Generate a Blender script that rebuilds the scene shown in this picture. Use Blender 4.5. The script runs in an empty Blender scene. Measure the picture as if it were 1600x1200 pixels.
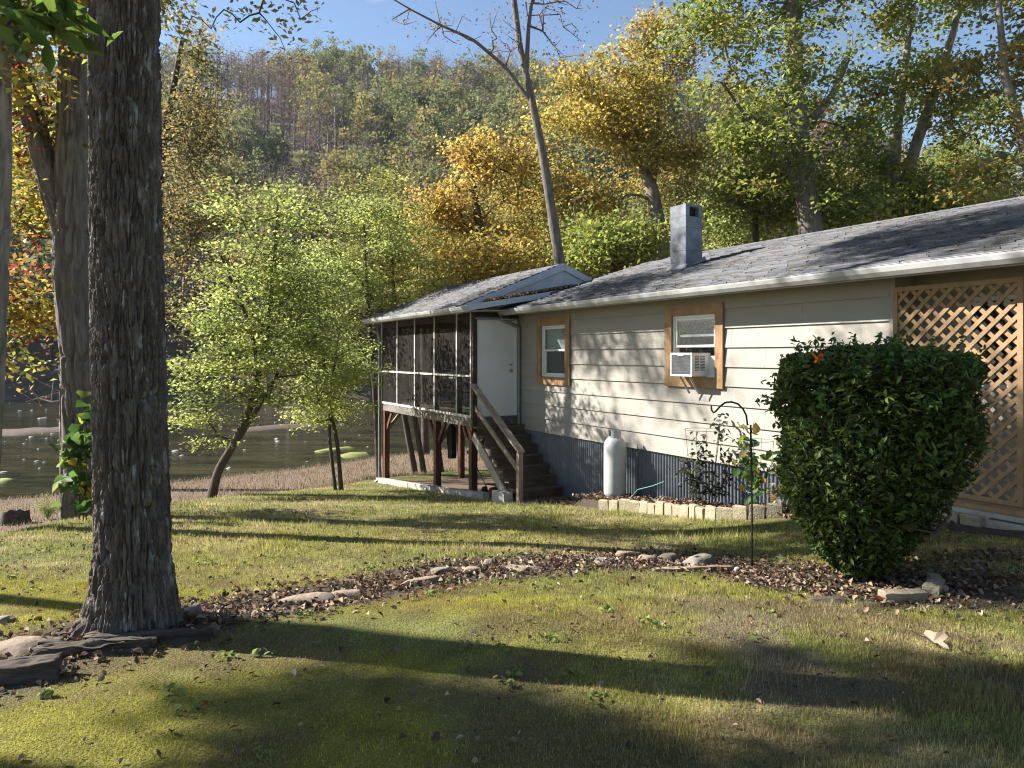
import bpy, math, random
import numpy as np
from mathutils import Vector

random.seed(7)
RNG = np.random.default_rng(11)
SC = bpy.context.scene
COL = SC.collection

# ------------------------------------------------------------------ camera, sky, sun, exposure
F = 1150.0           # focal length in photo pixels (1600 wide); the eye is the origin, looking along +Y
HY = 555.0           # horizon row
cam = bpy.data.cameras.new("camera")
cam.sensor_width = 36.0
cam.lens = 36.0 * F / 1600.0
cam.shift_y = -(600.0 - HY) / 1600.0
cam.clip_start = 0.05
cam.clip_end = 3000
camo = bpy.data.objects.new("camera", cam)
camo.rotation_euler = (math.radians(90), 0, 0)
COL.objects.link(camo)
SC.camera = camo

SUN_EL = math.radians(34.0)
SUN_H = Vector((-0.971, 0.239))
SUN_H.normalize()
SUN_DIR = Vector((SUN_H.x * math.cos(SUN_EL), SUN_H.y * math.cos(SUN_EL), math.sin(SUN_EL)))
world = bpy.data.worlds.new("World")
SC.world = world
world.use_nodes = True
wn, wl = world.node_tree.nodes, world.node_tree.links
sky = wn.new("ShaderNodeTexSky")
sky.sky_type = 'NISHITA'
sky.sun_disc = False
sky.sun_elevation = SUN_EL
sky.sun_rotation = math.atan2(SUN_H.x, SUN_H.y)
sky.air_density = 1.0
sky.dust_density = 0.25
sky.ozone_density = 2.2
bg = wn["Background"]
bg.inputs["Strength"].default_value = 0.058
# thin cirrus over the whole sky
tc = wn.new("ShaderNodeTexCoord")
mp = wn.new("ShaderNodeMapping")
mp.inputs["Scale"].default_value = (1.6, 2.4, 5.0)
cn = wn.new("ShaderNodeTexNoise")
cn.inputs["Scale"].default_value = 1.7
cn.inputs["Detail"].default_value = 8
cn.inputs["Roughness"].default_value = 0.62
cr = wn.new("ShaderNodeValToRGB")
cr.color_ramp.elements[0].position = 0.54
cr.color_ramp.elements[0].color = (0, 0, 0, 1)
cr.color_ramp.elements[1].position = 0.82
cr.color_ramp.elements[1].color = (0.62, 0.62, 0.62, 1)
cm = wn.new("ShaderNodeMix")
cm.data_type = 'RGBA'
cm.inputs["B"].default_value = (7.5, 7.9, 8.6, 1)
wl.new(tc.outputs["Generated"], mp.inputs["Vector"])
wl.new(mp.outputs["Vector"], cn.inputs["Vector"])
wl.new(cn.outputs["Fac"], cr.inputs["Fac"])
wl.new(cr.outputs["Color"], cm.inputs["Factor"])
wl.new(sky.outputs["Color"], cm.inputs["A"])
wl.new(cm.outputs["Result"], bg.inputs["Color"])

sun = bpy.data.lights.new("sun", 'SUN')
sun.energy = 5.0
sun.angle = math.radians(0.53)
sun.color = (1.0, 0.955, 0.88)
suno = bpy.data.objects.new("sun", sun)
suno.rotation_euler = SUN_DIR.to_track_quat('Z', 'Y').to_euler()
suno.location = (-40, 10, 40)
COL.objects.link(suno)

SC.view_settings.view_transform = 'Standard'
SC.view_settings.look = 'None'
SC.view_settings.gamma = 1.0
SC.view_settings.exposure = 1.7
SC.view_settings.use_curve_mapping = False
SC.render.engine = 'CYCLES'
SC.cycles.use_denoising = True
SC.cycles.denoiser = 'OPENIMAGEDENOISE'
SC.cycles.denoising_prefilter = 'NONE'
SC.cycles.filter_width = 1.15
SC.cycles.max_bounces = 6
SC.cycles.diffuse_bounces = 3
SC.cycles.glossy_bounces = 2
SC.cycles.transmission_bounces = 4
SC.cycles.transparent_max_bounces = 10
SC.cycles.caustics_reflective = False
SC.cycles.caustics_refractive = False

# ------------------------------------------------------------------ helpers
def smooth(a, b, x):
    t = np.clip((np.asarray(x, float) - a) / (b - a), 0, 1)
    return t * t * (3 - 2 * t)

def _hash(ix, iy, iz, seed):
    h = (ix * 374761393 + iy * 668265263 + iz * 2147483647 + seed * 974634541) & 0xffffffff
    h = ((h ^ (h >> 13)) * 1274126177) & 0xffffffff
    h = (h ^ (h >> 16)) & 0xffffffff
    return h.astype(np.float64) / 4294967295.0

def vnoise(x, y, z=0.0, seed=0):
    x, y, z = np.broadcast_arrays(np.asarray(x, float), np.asarray(y, float), np.asarray(z, float))
    ix, iy, iz = np.floor(x).astype(np.int64), np.floor(y).astype(np.int64), np.floor(z).astype(np.int64)
    fx, fy, fz = x - ix, y - iy, z - iz
    fx, fy, fz = fx * fx * (3 - 2 * fx), fy * fy * (3 - 2 * fy), fz * fz * (3 - 2 * fz)
    r = 0
    for dx in (0, 1):
        for dy in (0, 1):
            for dz in (0, 1):
                w = (fx if dx else 1 - fx) * (fy if dy else 1 - fy) * (fz if dz else 1 - fz)
                r = r + w * _hash(ix + dx, iy + dy, iz + dz, seed)
    return r

def fbm(x, y, z=0.0, seed=0, octaves=4, gain=0.5):
    r, a, f, t = 0, 1.0, 1.0, 0.0
    for k in range(octaves):
        r = r + a * vnoise(np.asarray(x) * f, np.asarray(y) * f, np.asarray(z) * f, seed + k * 17)
        t += a
        a *= gain
        f *= 2.03
    return r / t

def raw_mesh(name, V, Fc, mat=None, smooth_shade=False, col=None):
    V = np.asarray(V, np.float32)
    me = bpy.data.meshes.new(name)
    if isinstance(Fc, np.ndarray):
        n, k = Fc.shape
        me.vertices.add(len(V))
        me.vertices.foreach_set("co", V.ravel())
        me.loops.add(n * k)
        me.loops.foreach_set("vertex_index", Fc.astype(np.int32).ravel())
        me.polygons.add(n)
        me.polygons.foreach_set("loop_start", np.arange(0, n * k, k, dtype=np.int32))
        me.update(calc_edges=True)
    else:
        me.from_pydata([tuple(map(float, v)) for v in V], [], [tuple(map(int, f)) for f in Fc])
        me.update()
    if smooth_shade:
        me.polygons.foreach_set("use_smooth", np.ones(len(me.polygons), dtype=bool))
    if col is not None:
        at = me.color_attributes.new("col", 'FLOAT_COLOR', 'POINT')
        c = np.ones((len(V), 4), np.float32)
        c[:, :3] = col
        at.data.foreach_set("color", c.ravel())
    if mat is not None:
        me.materials.append(mat)
    return me

def link(name, me, parent=None, loc=None, rz=None):
    o = bpy.data.objects.new(name, me)
    COL.objects.link(o)
    if parent is not None:
        o.parent = parent
    if loc is not None:
        o.location = loc
    if rz is not None:
        o.rotation_euler = (0, 0, rz)
    return o

def mk(name, V, Fc, mat, parent=None, smooth_shade=False, col=None):
    return link(name, raw_mesh(name, V, Fc, mat, smooth_shade, col), parent)

def tag(o, label=None, cat=None, group=None, kind=None):
    for k, v in (("label", label), ("category", cat), ("group", group), ("kind", kind)):
        if v:
            o[k] = v
    return o

def empty(name, loc=(0, 0, 0), rz=0, parent=None):
    o = bpy.data.objects.new(name, None)
    o.empty_display_size = 0.2
    o.location = loc
    o.rotation_euler = (0, 0, rz)
    if parent is not None:
        o.parent = parent
    COL.objects.link(o)
    return o

class MB:
    """collects polygons; build() links them as one mesh object"""
    def __init__(self):
        self.v, self.f, self.c = [], [], []

    def add(self, V, Fs, col=None):
        b = len(self.v)
        self.v.extend([tuple(p) for p in V])
        self.f.extend([tuple(i + b for i in f) for f in Fs])
        if col is not None:
            self.c.extend([tuple(col)] * len(V))
        return self

    def box(self, x0, x1, y0, y1, z0, z1, col=None):
        V = [(x0, y0, z0), (x1, y0, z0), (x1, y1, z0), (x0, y1, z0), (x0, y0, z1), (x1, y0, z1), (x1, y1, z1), (x0, y1, z1)]
        return self.add(V, [(3, 2, 1, 0), (4, 5, 6, 7), (0, 1, 5, 4), (1, 2, 6, 5), (2, 3, 7, 6), (3, 0, 4, 7)], col)

    def bar(self, p0, p1, w, h, side=None):
        p0, p1 = Vector(p0), Vector(p1)
        d = (p1 - p0).normalized()
        s = Vector(side) if side is not None else d.cross(Vector((0, 0, 1)))
        if s.length < 1e-4:
            s = Vector((1, 0, 0))
        s = (s - d * s.dot(d)).normalized()
        n = s.cross(d).normalized()
        V = []
        for p in (p0, p1):
            for a, b in ((-1, -1), (1, -1), (1, 1), (-1, 1)):
                V.append(p + s * (a * w / 2) + n * (b * h / 2))
        return self.add(V, [(0, 1, 2, 3), (7, 6, 5, 4), (0, 4, 5, 1), (1, 5, 6, 2), (2, 6, 7, 3), (3, 7, 4, 0)])

    def tube(self, pts, rad, n=8, caps=True):
        pts = [Vector(p) for p in pts]
        if not hasattr(rad, "__len__"):
            rad = [rad] * len(pts)
        ref = None
        rings = []
        for i, p in enumerate(pts):
            d = (pts[min(i + 1, len(pts) - 1)] - pts[max(i - 1, 0)]).normalized()
            if ref is None:
                ref = d.orthogonal().normalized()
            ref = (ref - d * ref.dot(d))
            ref = ref.normalized() if ref.length > 1e-5 else d.orthogonal().normalized()
            b = d.cross(ref)
            rings.append([p + (ref * math.cos(2 * math.pi * k / n) + b * math.sin(2 * math.pi * k / n)) * rad[i] for k in range(n)])
        V = [q for r in rings for q in r]
        Fs = []
        for i in range(len(pts) - 1):
            for k in range(n):
                Fs.append((i * n + k, i * n + (k + 1) % n, (i + 1) * n + (k + 1) % n, (i + 1) * n + k))
        if caps:
            Fs.append(tuple(reversed(range(n))))
            Fs.append(tuple((len(pts) - 1) * n + k for k in range(n)))
        return self.add(V, Fs)

    def lathe(self, prof, n=24, centre=(0, 0, 0)):
        cx, cy, cz = centre
        V = [(cx + r * math.cos(2 * math.pi * k / n), cy + r * math.sin(2 * math.pi * k / n), cz + z) for r, z in prof for k in range(n)]
        Fs = [(i * n + k, i * n + (k + 1) % n, (i + 1) * n + (k + 1) % n, (i + 1) * n + k) for i in range(len(prof) - 1) for k in range(n)]
        return self.add(V, Fs)

    def prism(self, poly, y0, y1):
        """poly in (x, z), extruded along y"""
        n = len(poly)
        V = [(x, y0, z) for x, z in poly] + [(x, y1, z) for x, z in poly]
        Fs = [tuple(range(n)), tuple(reversed(range(n, 2 * n)))] + [(i, i + n, (i + 1) % n + n, (i + 1) % n) for i in range(n)]
        return self.add(V, Fs)

    def build(self, name, mat, parent=None, smooth_shade=False):
        me = raw_mesh(name, self.v, self.f, mat, smooth_shade, np.array(self.c) if self.c else None)
        return link(name, me, parent)

def BX(name, mat, parent, *a):
    return MB().box(*a).build(name, mat, parent)

# ------------------------------------------------------------------ materials (all procedural)
def base_nodes(name):
    m = bpy.data.materials.new(name)
    m.use_nodes = True
    nt = m.node_tree
    return m, nt.nodes, nt.links, nt.nodes["Principled BSDF"]

def pmat(name, c1, c2=None, scale=6.0, rough=0.8, bump=0.0, bscale=None, stretch=(1, 1, 1), spec=0.3, metal=0.0, spots=None, coord="Object", lo=0.35, hi=0.65):
    m, N, L, P = base_nodes(name)
    P.inputs["Roughness"].default_value = rough
    P.inputs["Specular IOR Level"].default_value = spec
    P.inputs["Metallic"].default_value = metal
    t = N.new("ShaderNodeTexCoord")
    mpn = N.new("ShaderNodeMapping")
    mpn.inputs["Scale"].default_value = stretch
    L.new(t.outputs[coord], mpn.inputs["Vector"])
    if c2 is None:
        c2 = tuple(x * 0.8 for x in c1)
    n1 = N.new("ShaderNodeTexNoise")
    n1.inputs["Scale"].default_value = scale
    n1.inputs["Detail"].default_value = 7
    n1.inputs["Roughness"].default_value = 0.6
    L.new(mpn.outputs["Vector"], n1.inputs["Vector"])
    r = N.new("ShaderNodeValToRGB")
    r.color_ramp.elements[0].position = lo
    r.color_ramp.elements[0].color = (*c1, 1)
    r.color_ramp.elements[1].position = hi
    r.color_ramp.elements[1].color = (*c2, 1)
    L.new(n1.outputs["Fac"], r.inputs["Fac"])
    out = r.outputs["Color"]
    if spots is not None:
        sc_, colr, a, b = spots
        n3 = N.new("ShaderNodeTexNoise")
        n3.inputs["Scale"].default_value = sc_
        n3.inputs["Detail"].default_value = 5
        L.new(mpn.outputs["Vector"], n3.inputs["Vector"])
        r3 = N.new("ShaderNodeMapRange")
        r3.inputs["From Min"].default_value = a
        r3.inputs["From Max"].default_value = b
        L.new(n3.outputs["Fac"], r3.inputs["Value"])
        mx = N.new("ShaderNodeMix")
        mx.data_type = 'RGBA'
        L.new(r3.outputs["Result"], mx.inputs["Factor"])
        L.new(out, mx.inputs["A"])
        mx.inputs["B"].default_value = (*colr, 1)
        out = mx.outputs["Result"]
    L.new(out, P.inputs["Base Color"])
    if bump:
        n2 = N.new("ShaderNodeTexNoise")
        n2.inputs["Scale"].default_value = bscale or scale * 3
        n2.inputs["Detail"].default_value = 6
        L.new(mpn.outputs["Vector"], n2.inputs["Vector"])
        b = N.new("ShaderNodeBump")
        b.inputs["Strength"].default_value = bump
        b.inputs["Distance"].default_value = 0.02
        L.new(n2.outputs["Fac"], b.inputs["Height"])
        L.new(b.outputs["Normal"], P.inputs["Normal"])
    return m

def leafmat(name, trans=0.4, rough=0.55, spec=0.25):
    m, N, L, P = base_nodes(name)
    a = N.new("ShaderNodeAttribute")
    a.attribute_name = "col"
    P.inputs["Roughness"].default_value = rough
    P.inputs["Specular IOR Level"].default_value = spec
    L.new(a.outputs["Color"], P.inputs["Base Color"])
    if trans > 0:
        tr = N.new("ShaderNodeBsdfTranslucent")
        hs = N.new("ShaderNodeHueSaturation")
        hs.inputs["Saturation"].default_value = 1.0
        hs.inputs["Value"].default_value = 1.25
        L.new(a.outputs["Color"], hs.inputs["Color"])
        L.new(hs.outputs["Color"], tr.inputs["Color"])
        mx = N.new("ShaderNodeMixShader")
        mx.inputs["Fac"].default_value = trans
        L.new(P.outputs["BSDF"], mx.inputs[1])
        L.new(tr.outputs["BSDF"], mx.inputs[2])
        L.new(mx.outputs["Shader"], N["Material Output"].inputs["Surface"])
    return m

def attrmat(name, rough=0.9, nscale=40.0, amount=0.35, bump=0.4, spec=0.2, bscale=60.0):
    """vertex colour times a fine noise"""
    m, N, L, P = base_nodes(name)
    a = N.new("ShaderNodeAttribute")
    a.attribute_name = "col"
    t = N.new("ShaderNodeTexCoord")
    n = N.new("ShaderNodeTexNoise")
    n.inputs["Scale"].default_value = nscale
    n.inputs["Detail"].default_value = 6
    n.inputs["Roughness"].default_value = 0.7
    L.new(t.outputs["Object"], n.inputs["Vector"])
    mr = N.new("ShaderNodeMapRange")
    mr.inputs["From Min"].default_value = 0.3
    mr.inputs["From Max"].default_value = 0.7
    mr.inputs["To Min"].default_value = 1 - amount
    mr.inputs["To Max"].default_value = 1 + amount
    L.new(n.outputs["Fac"], mr.inputs["Value"])
    mx = N.new("ShaderNodeVectorMath")
    mx.operation = 'MULTIPLY'
    L.new(a.outputs["Color"], mx.inputs[0])
    L.new(mr.outputs["Result"], mx.inputs[1])
    L.new(mx.outputs["Vector"], P.inputs["Base Color"])
    P.inputs["Roughness"].default_value = rough
    P.inputs["Specular IOR Level"].default_value = spec
    if bump:
        n2 = N.new("ShaderNodeTexNoise")
        n2.inputs["Scale"].default_value = bscale
        n2.inputs["Detail"].default_value = 6
        L.new(t.outputs["Object"], n2.inputs["Vector"])
        b = N.new("ShaderNodeBump")
        b.inputs["Strength"].default_value = bump
        b.inputs["Distance"].default_value = 0.03
        L.new(n2.outputs["Fac"], b.inputs["Height"])
        L.new(b.outputs["Normal"], P.inputs["Normal"])
    return m

M = {}
M['ground'] = attrmat("ground_soil", nscale=55, amount=0.45, bump=0.7, bscale=70)
M['hill'] = attrmat("hill_soil", nscale=0.6, amount=0.4, bump=0)
M['leaf'] = leafmat("leaf", 0.55)
M['bushleaf'] = leafmat("bush_leaf", 0.28, rough=0.5, spec=0.22)
M['dryleaf'] = leafmat("dry_leaf", 0.12, rough=0.8, spec=0.15)
M['grass'] = leafmat("grass_blade", 0.35, rough=0.6, spec=0.2)
M['farleaf'] = leafmat("far_leaf", 0.3, rough=0.8, spec=0.05)
M['siding'] = pmat("painted_siding", (0.305, 0.282, 0.245), (0.278, 0.256, 0.222), scale=3, rough=0.6, bump=0.12, bscale=26, stretch=(0.3, 1, 1), spec=0.35)
M['siding_old'] = pmat("dull_siding", (0.34, 0.31, 0.265), (0.30, 0.275, 0.235), scale=3, rough=0.7, bump=0.1, bscale=20)
M['skirt'] = pmat("blue_grey_metal", (0.118, 0.132, 0.152), (0.09, 0.101, 0.118), scale=3, rough=0.5, spec=0.45, metal=0.25, spots=(7, (0.2, 0.21, 0.22), 0.6, 0.85))
M['casing'] = pmat("orange_pine", (0.36, 0.222, 0.112), (0.245, 0.142, 0.068), scale=5, rough=0.55, bump=0.2, bscale=22, stretch=(1, 1, 0.9), spots=(9, (0.16, 0.07, 0.03), 0.64, 0.8))
M['lattice'] = pmat("lattice_wood", (0.33, 0.212, 0.108), (0.24, 0.15, 0.074), scale=7, rough=0.65, bump=0.15, bscale=30)
M['white'] = pmat("white_vinyl", (0.74, 0.74, 0.72), (0.66, 0.66, 0.64), scale=3, rough=0.4, spec=0.4)
M['trimwhite'] = pmat("white_batten", (0.62, 0.61, 0.58), (0.44, 0.43, 0.40), scale=6, rough=0.6, bump=0.1)
M['fascia'] = pmat("pale_fascia", (0.40, 0.43, 0.48), (0.33, 0.355, 0.395), scale=2.5, rough=0.55, bump=0.06)
M['gutter'] = pmat("white_gutter", (0.42, 0.42, 0.415), (0.30, 0.30, 0.295), scale=4, rough=0.38, spec=0.5, metal=0.1, spots=(14, (0.3, 0.29, 0.26), 0.66, 0.8))
M['spout'] = pmat("grey_spout", (0.20, 0.20, 0.19), (0.13, 0.13, 0.125), scale=4, rough=0.45, spec=0.5)
M['door'] = pmat("white_door", (0.60, 0.60, 0.60), (0.55, 0.55, 0.55), scale=2, rough=0.45)
M['brown'] = pmat("dark_stained_wood", (0.055, 0.030, 0.018), (0.032, 0.018, 0.012), scale=6, rough=0.65, bump=0.2, stretch=(1, 1, 0.3))
M['redpost'] = pmat("red_brown_post", (0.13, 0.050, 0.026), (0.075, 0.03, 0.017), scale=5, rough=0.65, bump=0.2, stretch=(3, 3, 0.4))
M['rim'] = pmat("weathered_beam", (0.21, 0.185, 0.155), (0.11, 0.095, 0.08), scale=4, rough=0.8, bump=0.3, stretch=(0.4, 2, 2), spots=(10, (0.05, 0.04, 0.035), 0.6, 0.75))
M['tread'] = pmat("weathered_tread", (0.12, 0.085, 0.058), (0.06, 0.043, 0.03), scale=6, rough=0.8, bump=0.3, stretch=(3, 0.5, 1))
M['rail'] = pmat("grey_tan_rail", (0.34, 0.265, 0.19), (0.19, 0.145, 0.105), scale=7, rough=0.75, bump=0.3, stretch=(0.6, 3, 1))
M['stringer'] = pmat("pale_stringer", (0.46, 0.39, 0.30), (0.30, 0.25, 0.19), scale=6, rough=0.75, bump=0.2)
M['shingle'] = attrmat("asphalt_shingle", nscale=90, amount=0.3, bump=0.35, bscale=160, rough=0.72, spec=0.35)
M['chimney'] = pmat("painted_block", (0.21, 0.228, 0.25), (0.12, 0.13, 0.145), scale=4, rough=0.8, bump=0.35, bscale=40, spots=(6, (0.13, 0.13, 0.13), 0.58, 0.8))
M['black'] = pmat("black_matte", (0.010, 0.010, 0.011), (0.018, 0.018, 0.018), scale=5, rough=0.7)
M['blackmetal'] = pmat("black_iron", (0.013, 0.013, 0.015), (0.022, 0.018, 0.016), scale=20, rough=0.45, spec=0.5)
M['grille'] = pmat("dark_grille", (0.085, 0.09, 0.095), (0.06, 0.062, 0.066), scale=30, rough=0.6, spec=0.4, metal=0.3)
M['acwhite'] = pmat("ac_white", (0.70, 0.70, 0.68), (0.63, 0.62, 0.59), scale=3, rough=0.45)
M['bracket'] = pmat("bracket_grey", (0.50, 0.46, 0.38), (0.36, 0.32, 0.26), scale=9, rough=0.6)
M['tank'] = pmat("tank_paint", (0.42, 0.43, 0.42), (0.35, 0.36, 0.35), scale=3, rough=0.42, spec=0.4, spots=(9, (0.36, 0.30, 0.24), 0.68, 0.85))
M['brass'] = pmat("dull_metal", (0.40, 0.40, 0.38), (0.28, 0.28, 0.27), scale=9, rough=0.4, metal=0.8)
M['rubber'] = pmat("rubber", (0.015, 0.015, 0.015), (0.025, 0.025, 0.025), scale=9, rough=0.8)
M['brick'] = pmat("tan_edging_block", (0.32, 0.275, 0.185), (0.22, 0.18, 0.12), scale=7, rough=0.9, bump=0.6, bscale=40, spots=(5, (0.19, 0.13, 0.09), 0.58, 0.75), coord="Object")
M['rock'] = pmat("tan_rock", (0.27, 0.205, 0.145), (0.165, 0.125, 0.09), scale=5, rough=0.9, bump=0.5, bscale=22, spots=(8, (0.12, 0.10, 0.08), 0.56, 0.72))
M['rockgrey'] = pmat("grey_rock", (0.225, 0.20, 0.165), (0.14, 0.122, 0.10), scale=5, rough=0.9, bump=0.5, bscale=22, spots=(8, (0.10, 0.10, 0.085), 0.56, 0.72))
M['riverrock'] = pmat("river_rock", (0.36, 0.35, 0.32), (0.20, 0.19, 0.17), scale=3, rough=0.8, bump=0.4)
M['timber'] = pmat("rotten_timber", (0.10, 0.078, 0.06), (0.042, 0.034, 0.028), scale=9, rough=0.9, bump=0.8, bscale=26, stretch=(0.25, 2, 2))
M['greywood'] = pmat("grey_board", (0.42, 0.39, 0.345), (0.25, 0.225, 0.195), scale=5, rough=0.8, bump=0.3)
M['concrete'] = pmat("concrete_block", (0.50, 0.47, 0.40), (0.38, 0.355, 0.30), scale=8, rough=0.9, bump=0.4)
M['bark_twig'] = pmat("bark_twig", (0.095, 0.075, 0.06), (0.05, 0.04, 0.033), scale=14, rough=0.9, bump=0.5, stretch=(1, 1, 0.3))
M['bark_grey'] = pmat("bark_grey", (0.19, 0.165, 0.14), (0.085, 0.07, 0.06), scale=9, rough=0.9, bump=0.8, bscale=20, stretch=(2, 2, 0.3))
M['bark_pale'] = pmat("bark_pale", (0.28, 0.25, 0.215), (0.12, 0.10, 0.085), scale=5, rough=0.9, bump=0.7, bscale=18, stretch=(1.6, 1.6, 0.4))
M['oakbark'] = pmat("furrowed_bark", (0.165, 0.135, 0.110), (0.085, 0.068, 0.056), scale=9, rough=0.92, bump=1.0, bscale=55, stretch=(2.2, 2.2, 0.5), spots=(11.0, (0.34, 0.33, 0.30), 0.57, 0.70), spec=0.2)
M['cage'] = pmat("green_wire", (0.14, 0.33, 0.24), (0.10, 0.25, 0.18), scale=9, rough=0.5)
M['mower'] = pmat("mower_paint", (0.16, 0.03, 0.02), (0.08, 0.02, 0.015), scale=9, rough=0.5)
M['cloth'] = pmat("pale_cloth", (0.42, 0.41, 0.39), (0.34, 0.33, 0.31), scale=7, rough=0.9)
M['porchfloor'] = pmat("porch_floor", (0.10, 0.07, 0.05), (0.06, 0.045, 0.032), scale=5, rough=0.8, stretch=(0.3, 4, 1))
M['weed'] = pmat("water_weed", (0.19, 0.205, 0.05), (0.12, 0.135, 0.035), scale=3, rough=0.8)
M['blind'] = pmat("window_blind", (0.75, 0.75, 0.72), (0.70, 0.70, 0.67), scale=3, rough=0.7)
M['inside'] = pmat("dim_room", (0.16, 0.145, 0.125), (0.13, 0.12, 0.10), scale=2, rough=0.9)

def glassmat():
    m, N, L, P = base_nodes("window_glass")
    tr = N.new("ShaderNodeBsdfTransparent")
    tr.inputs["Color"].default_value = (0.80, 0.84, 0.84, 1)
    gl = N.new("ShaderNodeBsdfGlossy")
    gl.inputs["Roughness"].default_value = 0.02
    lw = N.new("ShaderNodeLayerWeight")
    lw.inputs["Blend"].default_value = 0.25
    fr = N.new("ShaderNodeMapRange")
    fr.inputs["To Min"].default_value = 0.05
    fr.inputs["To Max"].default_value = 0.55
    L.new(lw.outputs["Facing"], fr.inputs["Value"])
    mx = N.new("ShaderNodeMixShader")
    L.new(fr.outputs["Result"], mx.inputs["Fac"])
    L.new(tr.outputs["BSDF"], mx.inputs[1])
    L.new(gl.outputs["BSDF"], mx.inputs[2])
    L.new(mx.outputs["Shader"], N["Material Output"].inputs["Surface"])
    return m
M['glass'] = glassmat()

def screenmat():
    m, N, L, P = base_nodes("insect_screen")
    tr = N.new("ShaderNodeBsdfTransparent")
    df = N.new("ShaderNodeBsdfDiffuse")
    df.inputs["Color"].default_value = (0.06, 0.056, 0.05, 1)
    t = N.new("ShaderNodeTexCoord")
    n = N.new("ShaderNodeTexNoise")
    n.inputs["Scale"].default_value = 2.2
    n.inputs["Detail"].default_value = 3
    L.new(t.outputs["Object"], n.inputs["Vector"])
    mr = N.new("ShaderNodeMapRange")
    mr.inputs["To Min"].default_value = 0.22
    mr.inputs["To Max"].default_value = 0.46
    L.new(n.outputs["Fac"], mr.inputs["Value"])
    mx = N.new("ShaderNodeMixShader")
    L.new(mr.outputs["Result"], mx.inputs["Fac"])
    L.new(tr.outputs["BSDF"], mx.inputs[1])
    L.new(df.outputs["BSDF"], mx.inputs[2])
    L.new(mx.outputs["Shader"], N["Material Output"].inputs["Surface"])
    return m
M['screen'] = screenmat()

def watermat():
    m, N, L, P = base_nodes("river_water")
    P.inputs["Base Color"].default_value = (0.040, 0.034, 0.018, 1)
    P.inputs["Roughness"].default_value = 0.07
    P.inputs["IOR"].default_value = 1.33
    t = N.new("ShaderNodeTexCoord")
    mpn = N.new("ShaderNodeMapping")
    mpn.inputs["Rotation"].default_value = (0, 0, math.radians(38))
    mpn.inputs["Scale"].default_value = (0.55, 1.7, 1)
    L.new(t.outputs["Object"], mpn.inputs["Vector"])
    n = N.new("ShaderNodeTexNoise")
    n.inputs["Scale"].default_value = 1.6
    n.inputs["Detail"].default_value = 5
    n.inputs["Roughness"].default_value = 0.6
    L.new(mpn.outputs["Vector"], n.inputs["Vector"])
    b = N.new("ShaderNodeBump")
    b.inputs["Strength"].default_value = 0.42
    b.inputs["Distance"].default_value = 0.06
    L.new(n.outputs["Fac"], b.inputs["Height"])
    L.new(b.outputs["Normal"], P.inputs["Normal"])
    n2 = N.new("ShaderNodeTexNoise")       # shallow stony bottom showing through
    n2.inputs["Scale"].default_value = 0.5
    n2.inputs["Detail"].default_value = 8
    n2.inputs["Roughness"].default_value = 0.7
    L.new(mpn.outputs["Vector"], n2.inputs["Vector"])
    r = N.new("ShaderNodeValToRGB")
    r.color_ramp.elements[0].position = 0.40
    r.color_ramp.elements[0].color = (0.014, 0.017, 0.009, 1)
    r.color_ramp.elements[1].position = 0.66
    r.color_ramp.elements[1].color = (0.062, 0.054, 0.028, 1)
    L.new(n2.outputs["Fac"], r.inputs["Fac"])
    L.new(r.outputs["Color"], P.inputs["Base Color"])
    return m
M['water'] = watermat()

# ------------------------------------------------------------------ terrain
WATER_Z = -4.5
AX, AY = (0.488, -0.873), (0.873, 0.488)     # the cottage's own axes and corner
P0 = (0.15, 15.75)
PA0, PA1, PT0 = -1.13, 3.40, -5.55
EDGE = np.array([(-6.3, -60), (-6.2, 6), (-6.4, 9.5), (-6.7, 13.0), (-6.2, 15.6), (-5.0, 18.2), (-3.6, 21.4), (0, 24), (12, 29), (80, 52)], float)
PROF_Y = np.array([-60, 0, 3, 4.5, 6, 8, 10, 12, 13.5, 15.2, 17, 20, 24, 40, 90], float)
PROF_Z = np.array([-1.3, -1.5, -1.58, -1.68, -1.84, -2.04, -2.25, -2.49, -2.70, -2.91, -3.14, -3.46, -3.6, -3.7, -3.8], float)

def edge_dist(X, Y):
    """signed distance to the lawn's edge, positive on the river's side (left / behind)"""
    X, Y = np.asarray(X, float), np.asarray(Y, float)
    best = np.full(X.shape, 1e9)
    sgn = np.ones(X.shape)
    for a, b in zip(EDGE[:-1], EDGE[1:]):
        d = b - a
        L2 = d @ d
        t = np.clip(((X - a[0]) * d[0] + (Y - a[1]) * d[1]) / L2, 0, 1)
        qx, qy = a[0] + t * d[0], a[1] + t * d[1]
        dist = np.hypot(X - qx, Y - qy)
        s = np.sign(d[0] * (Y - a[1]) - d[1] * (X - a[0]))
        upd = dist < best
        best = np.where(upd, dist, best)
        sgn = np.where(upd, s, sgn)
    return best * sgn

def shore_dist(X, Y):
    return -0.66 * (np.asarray(X, float) + 16.0) + 0.75 * (np.asarray(Y, float) - 23.0) + 2.2 * (fbm(np.asarray(X) * 0.12, np.asarray(Y) * 0.12, seed=5) - 0.5)

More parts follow.
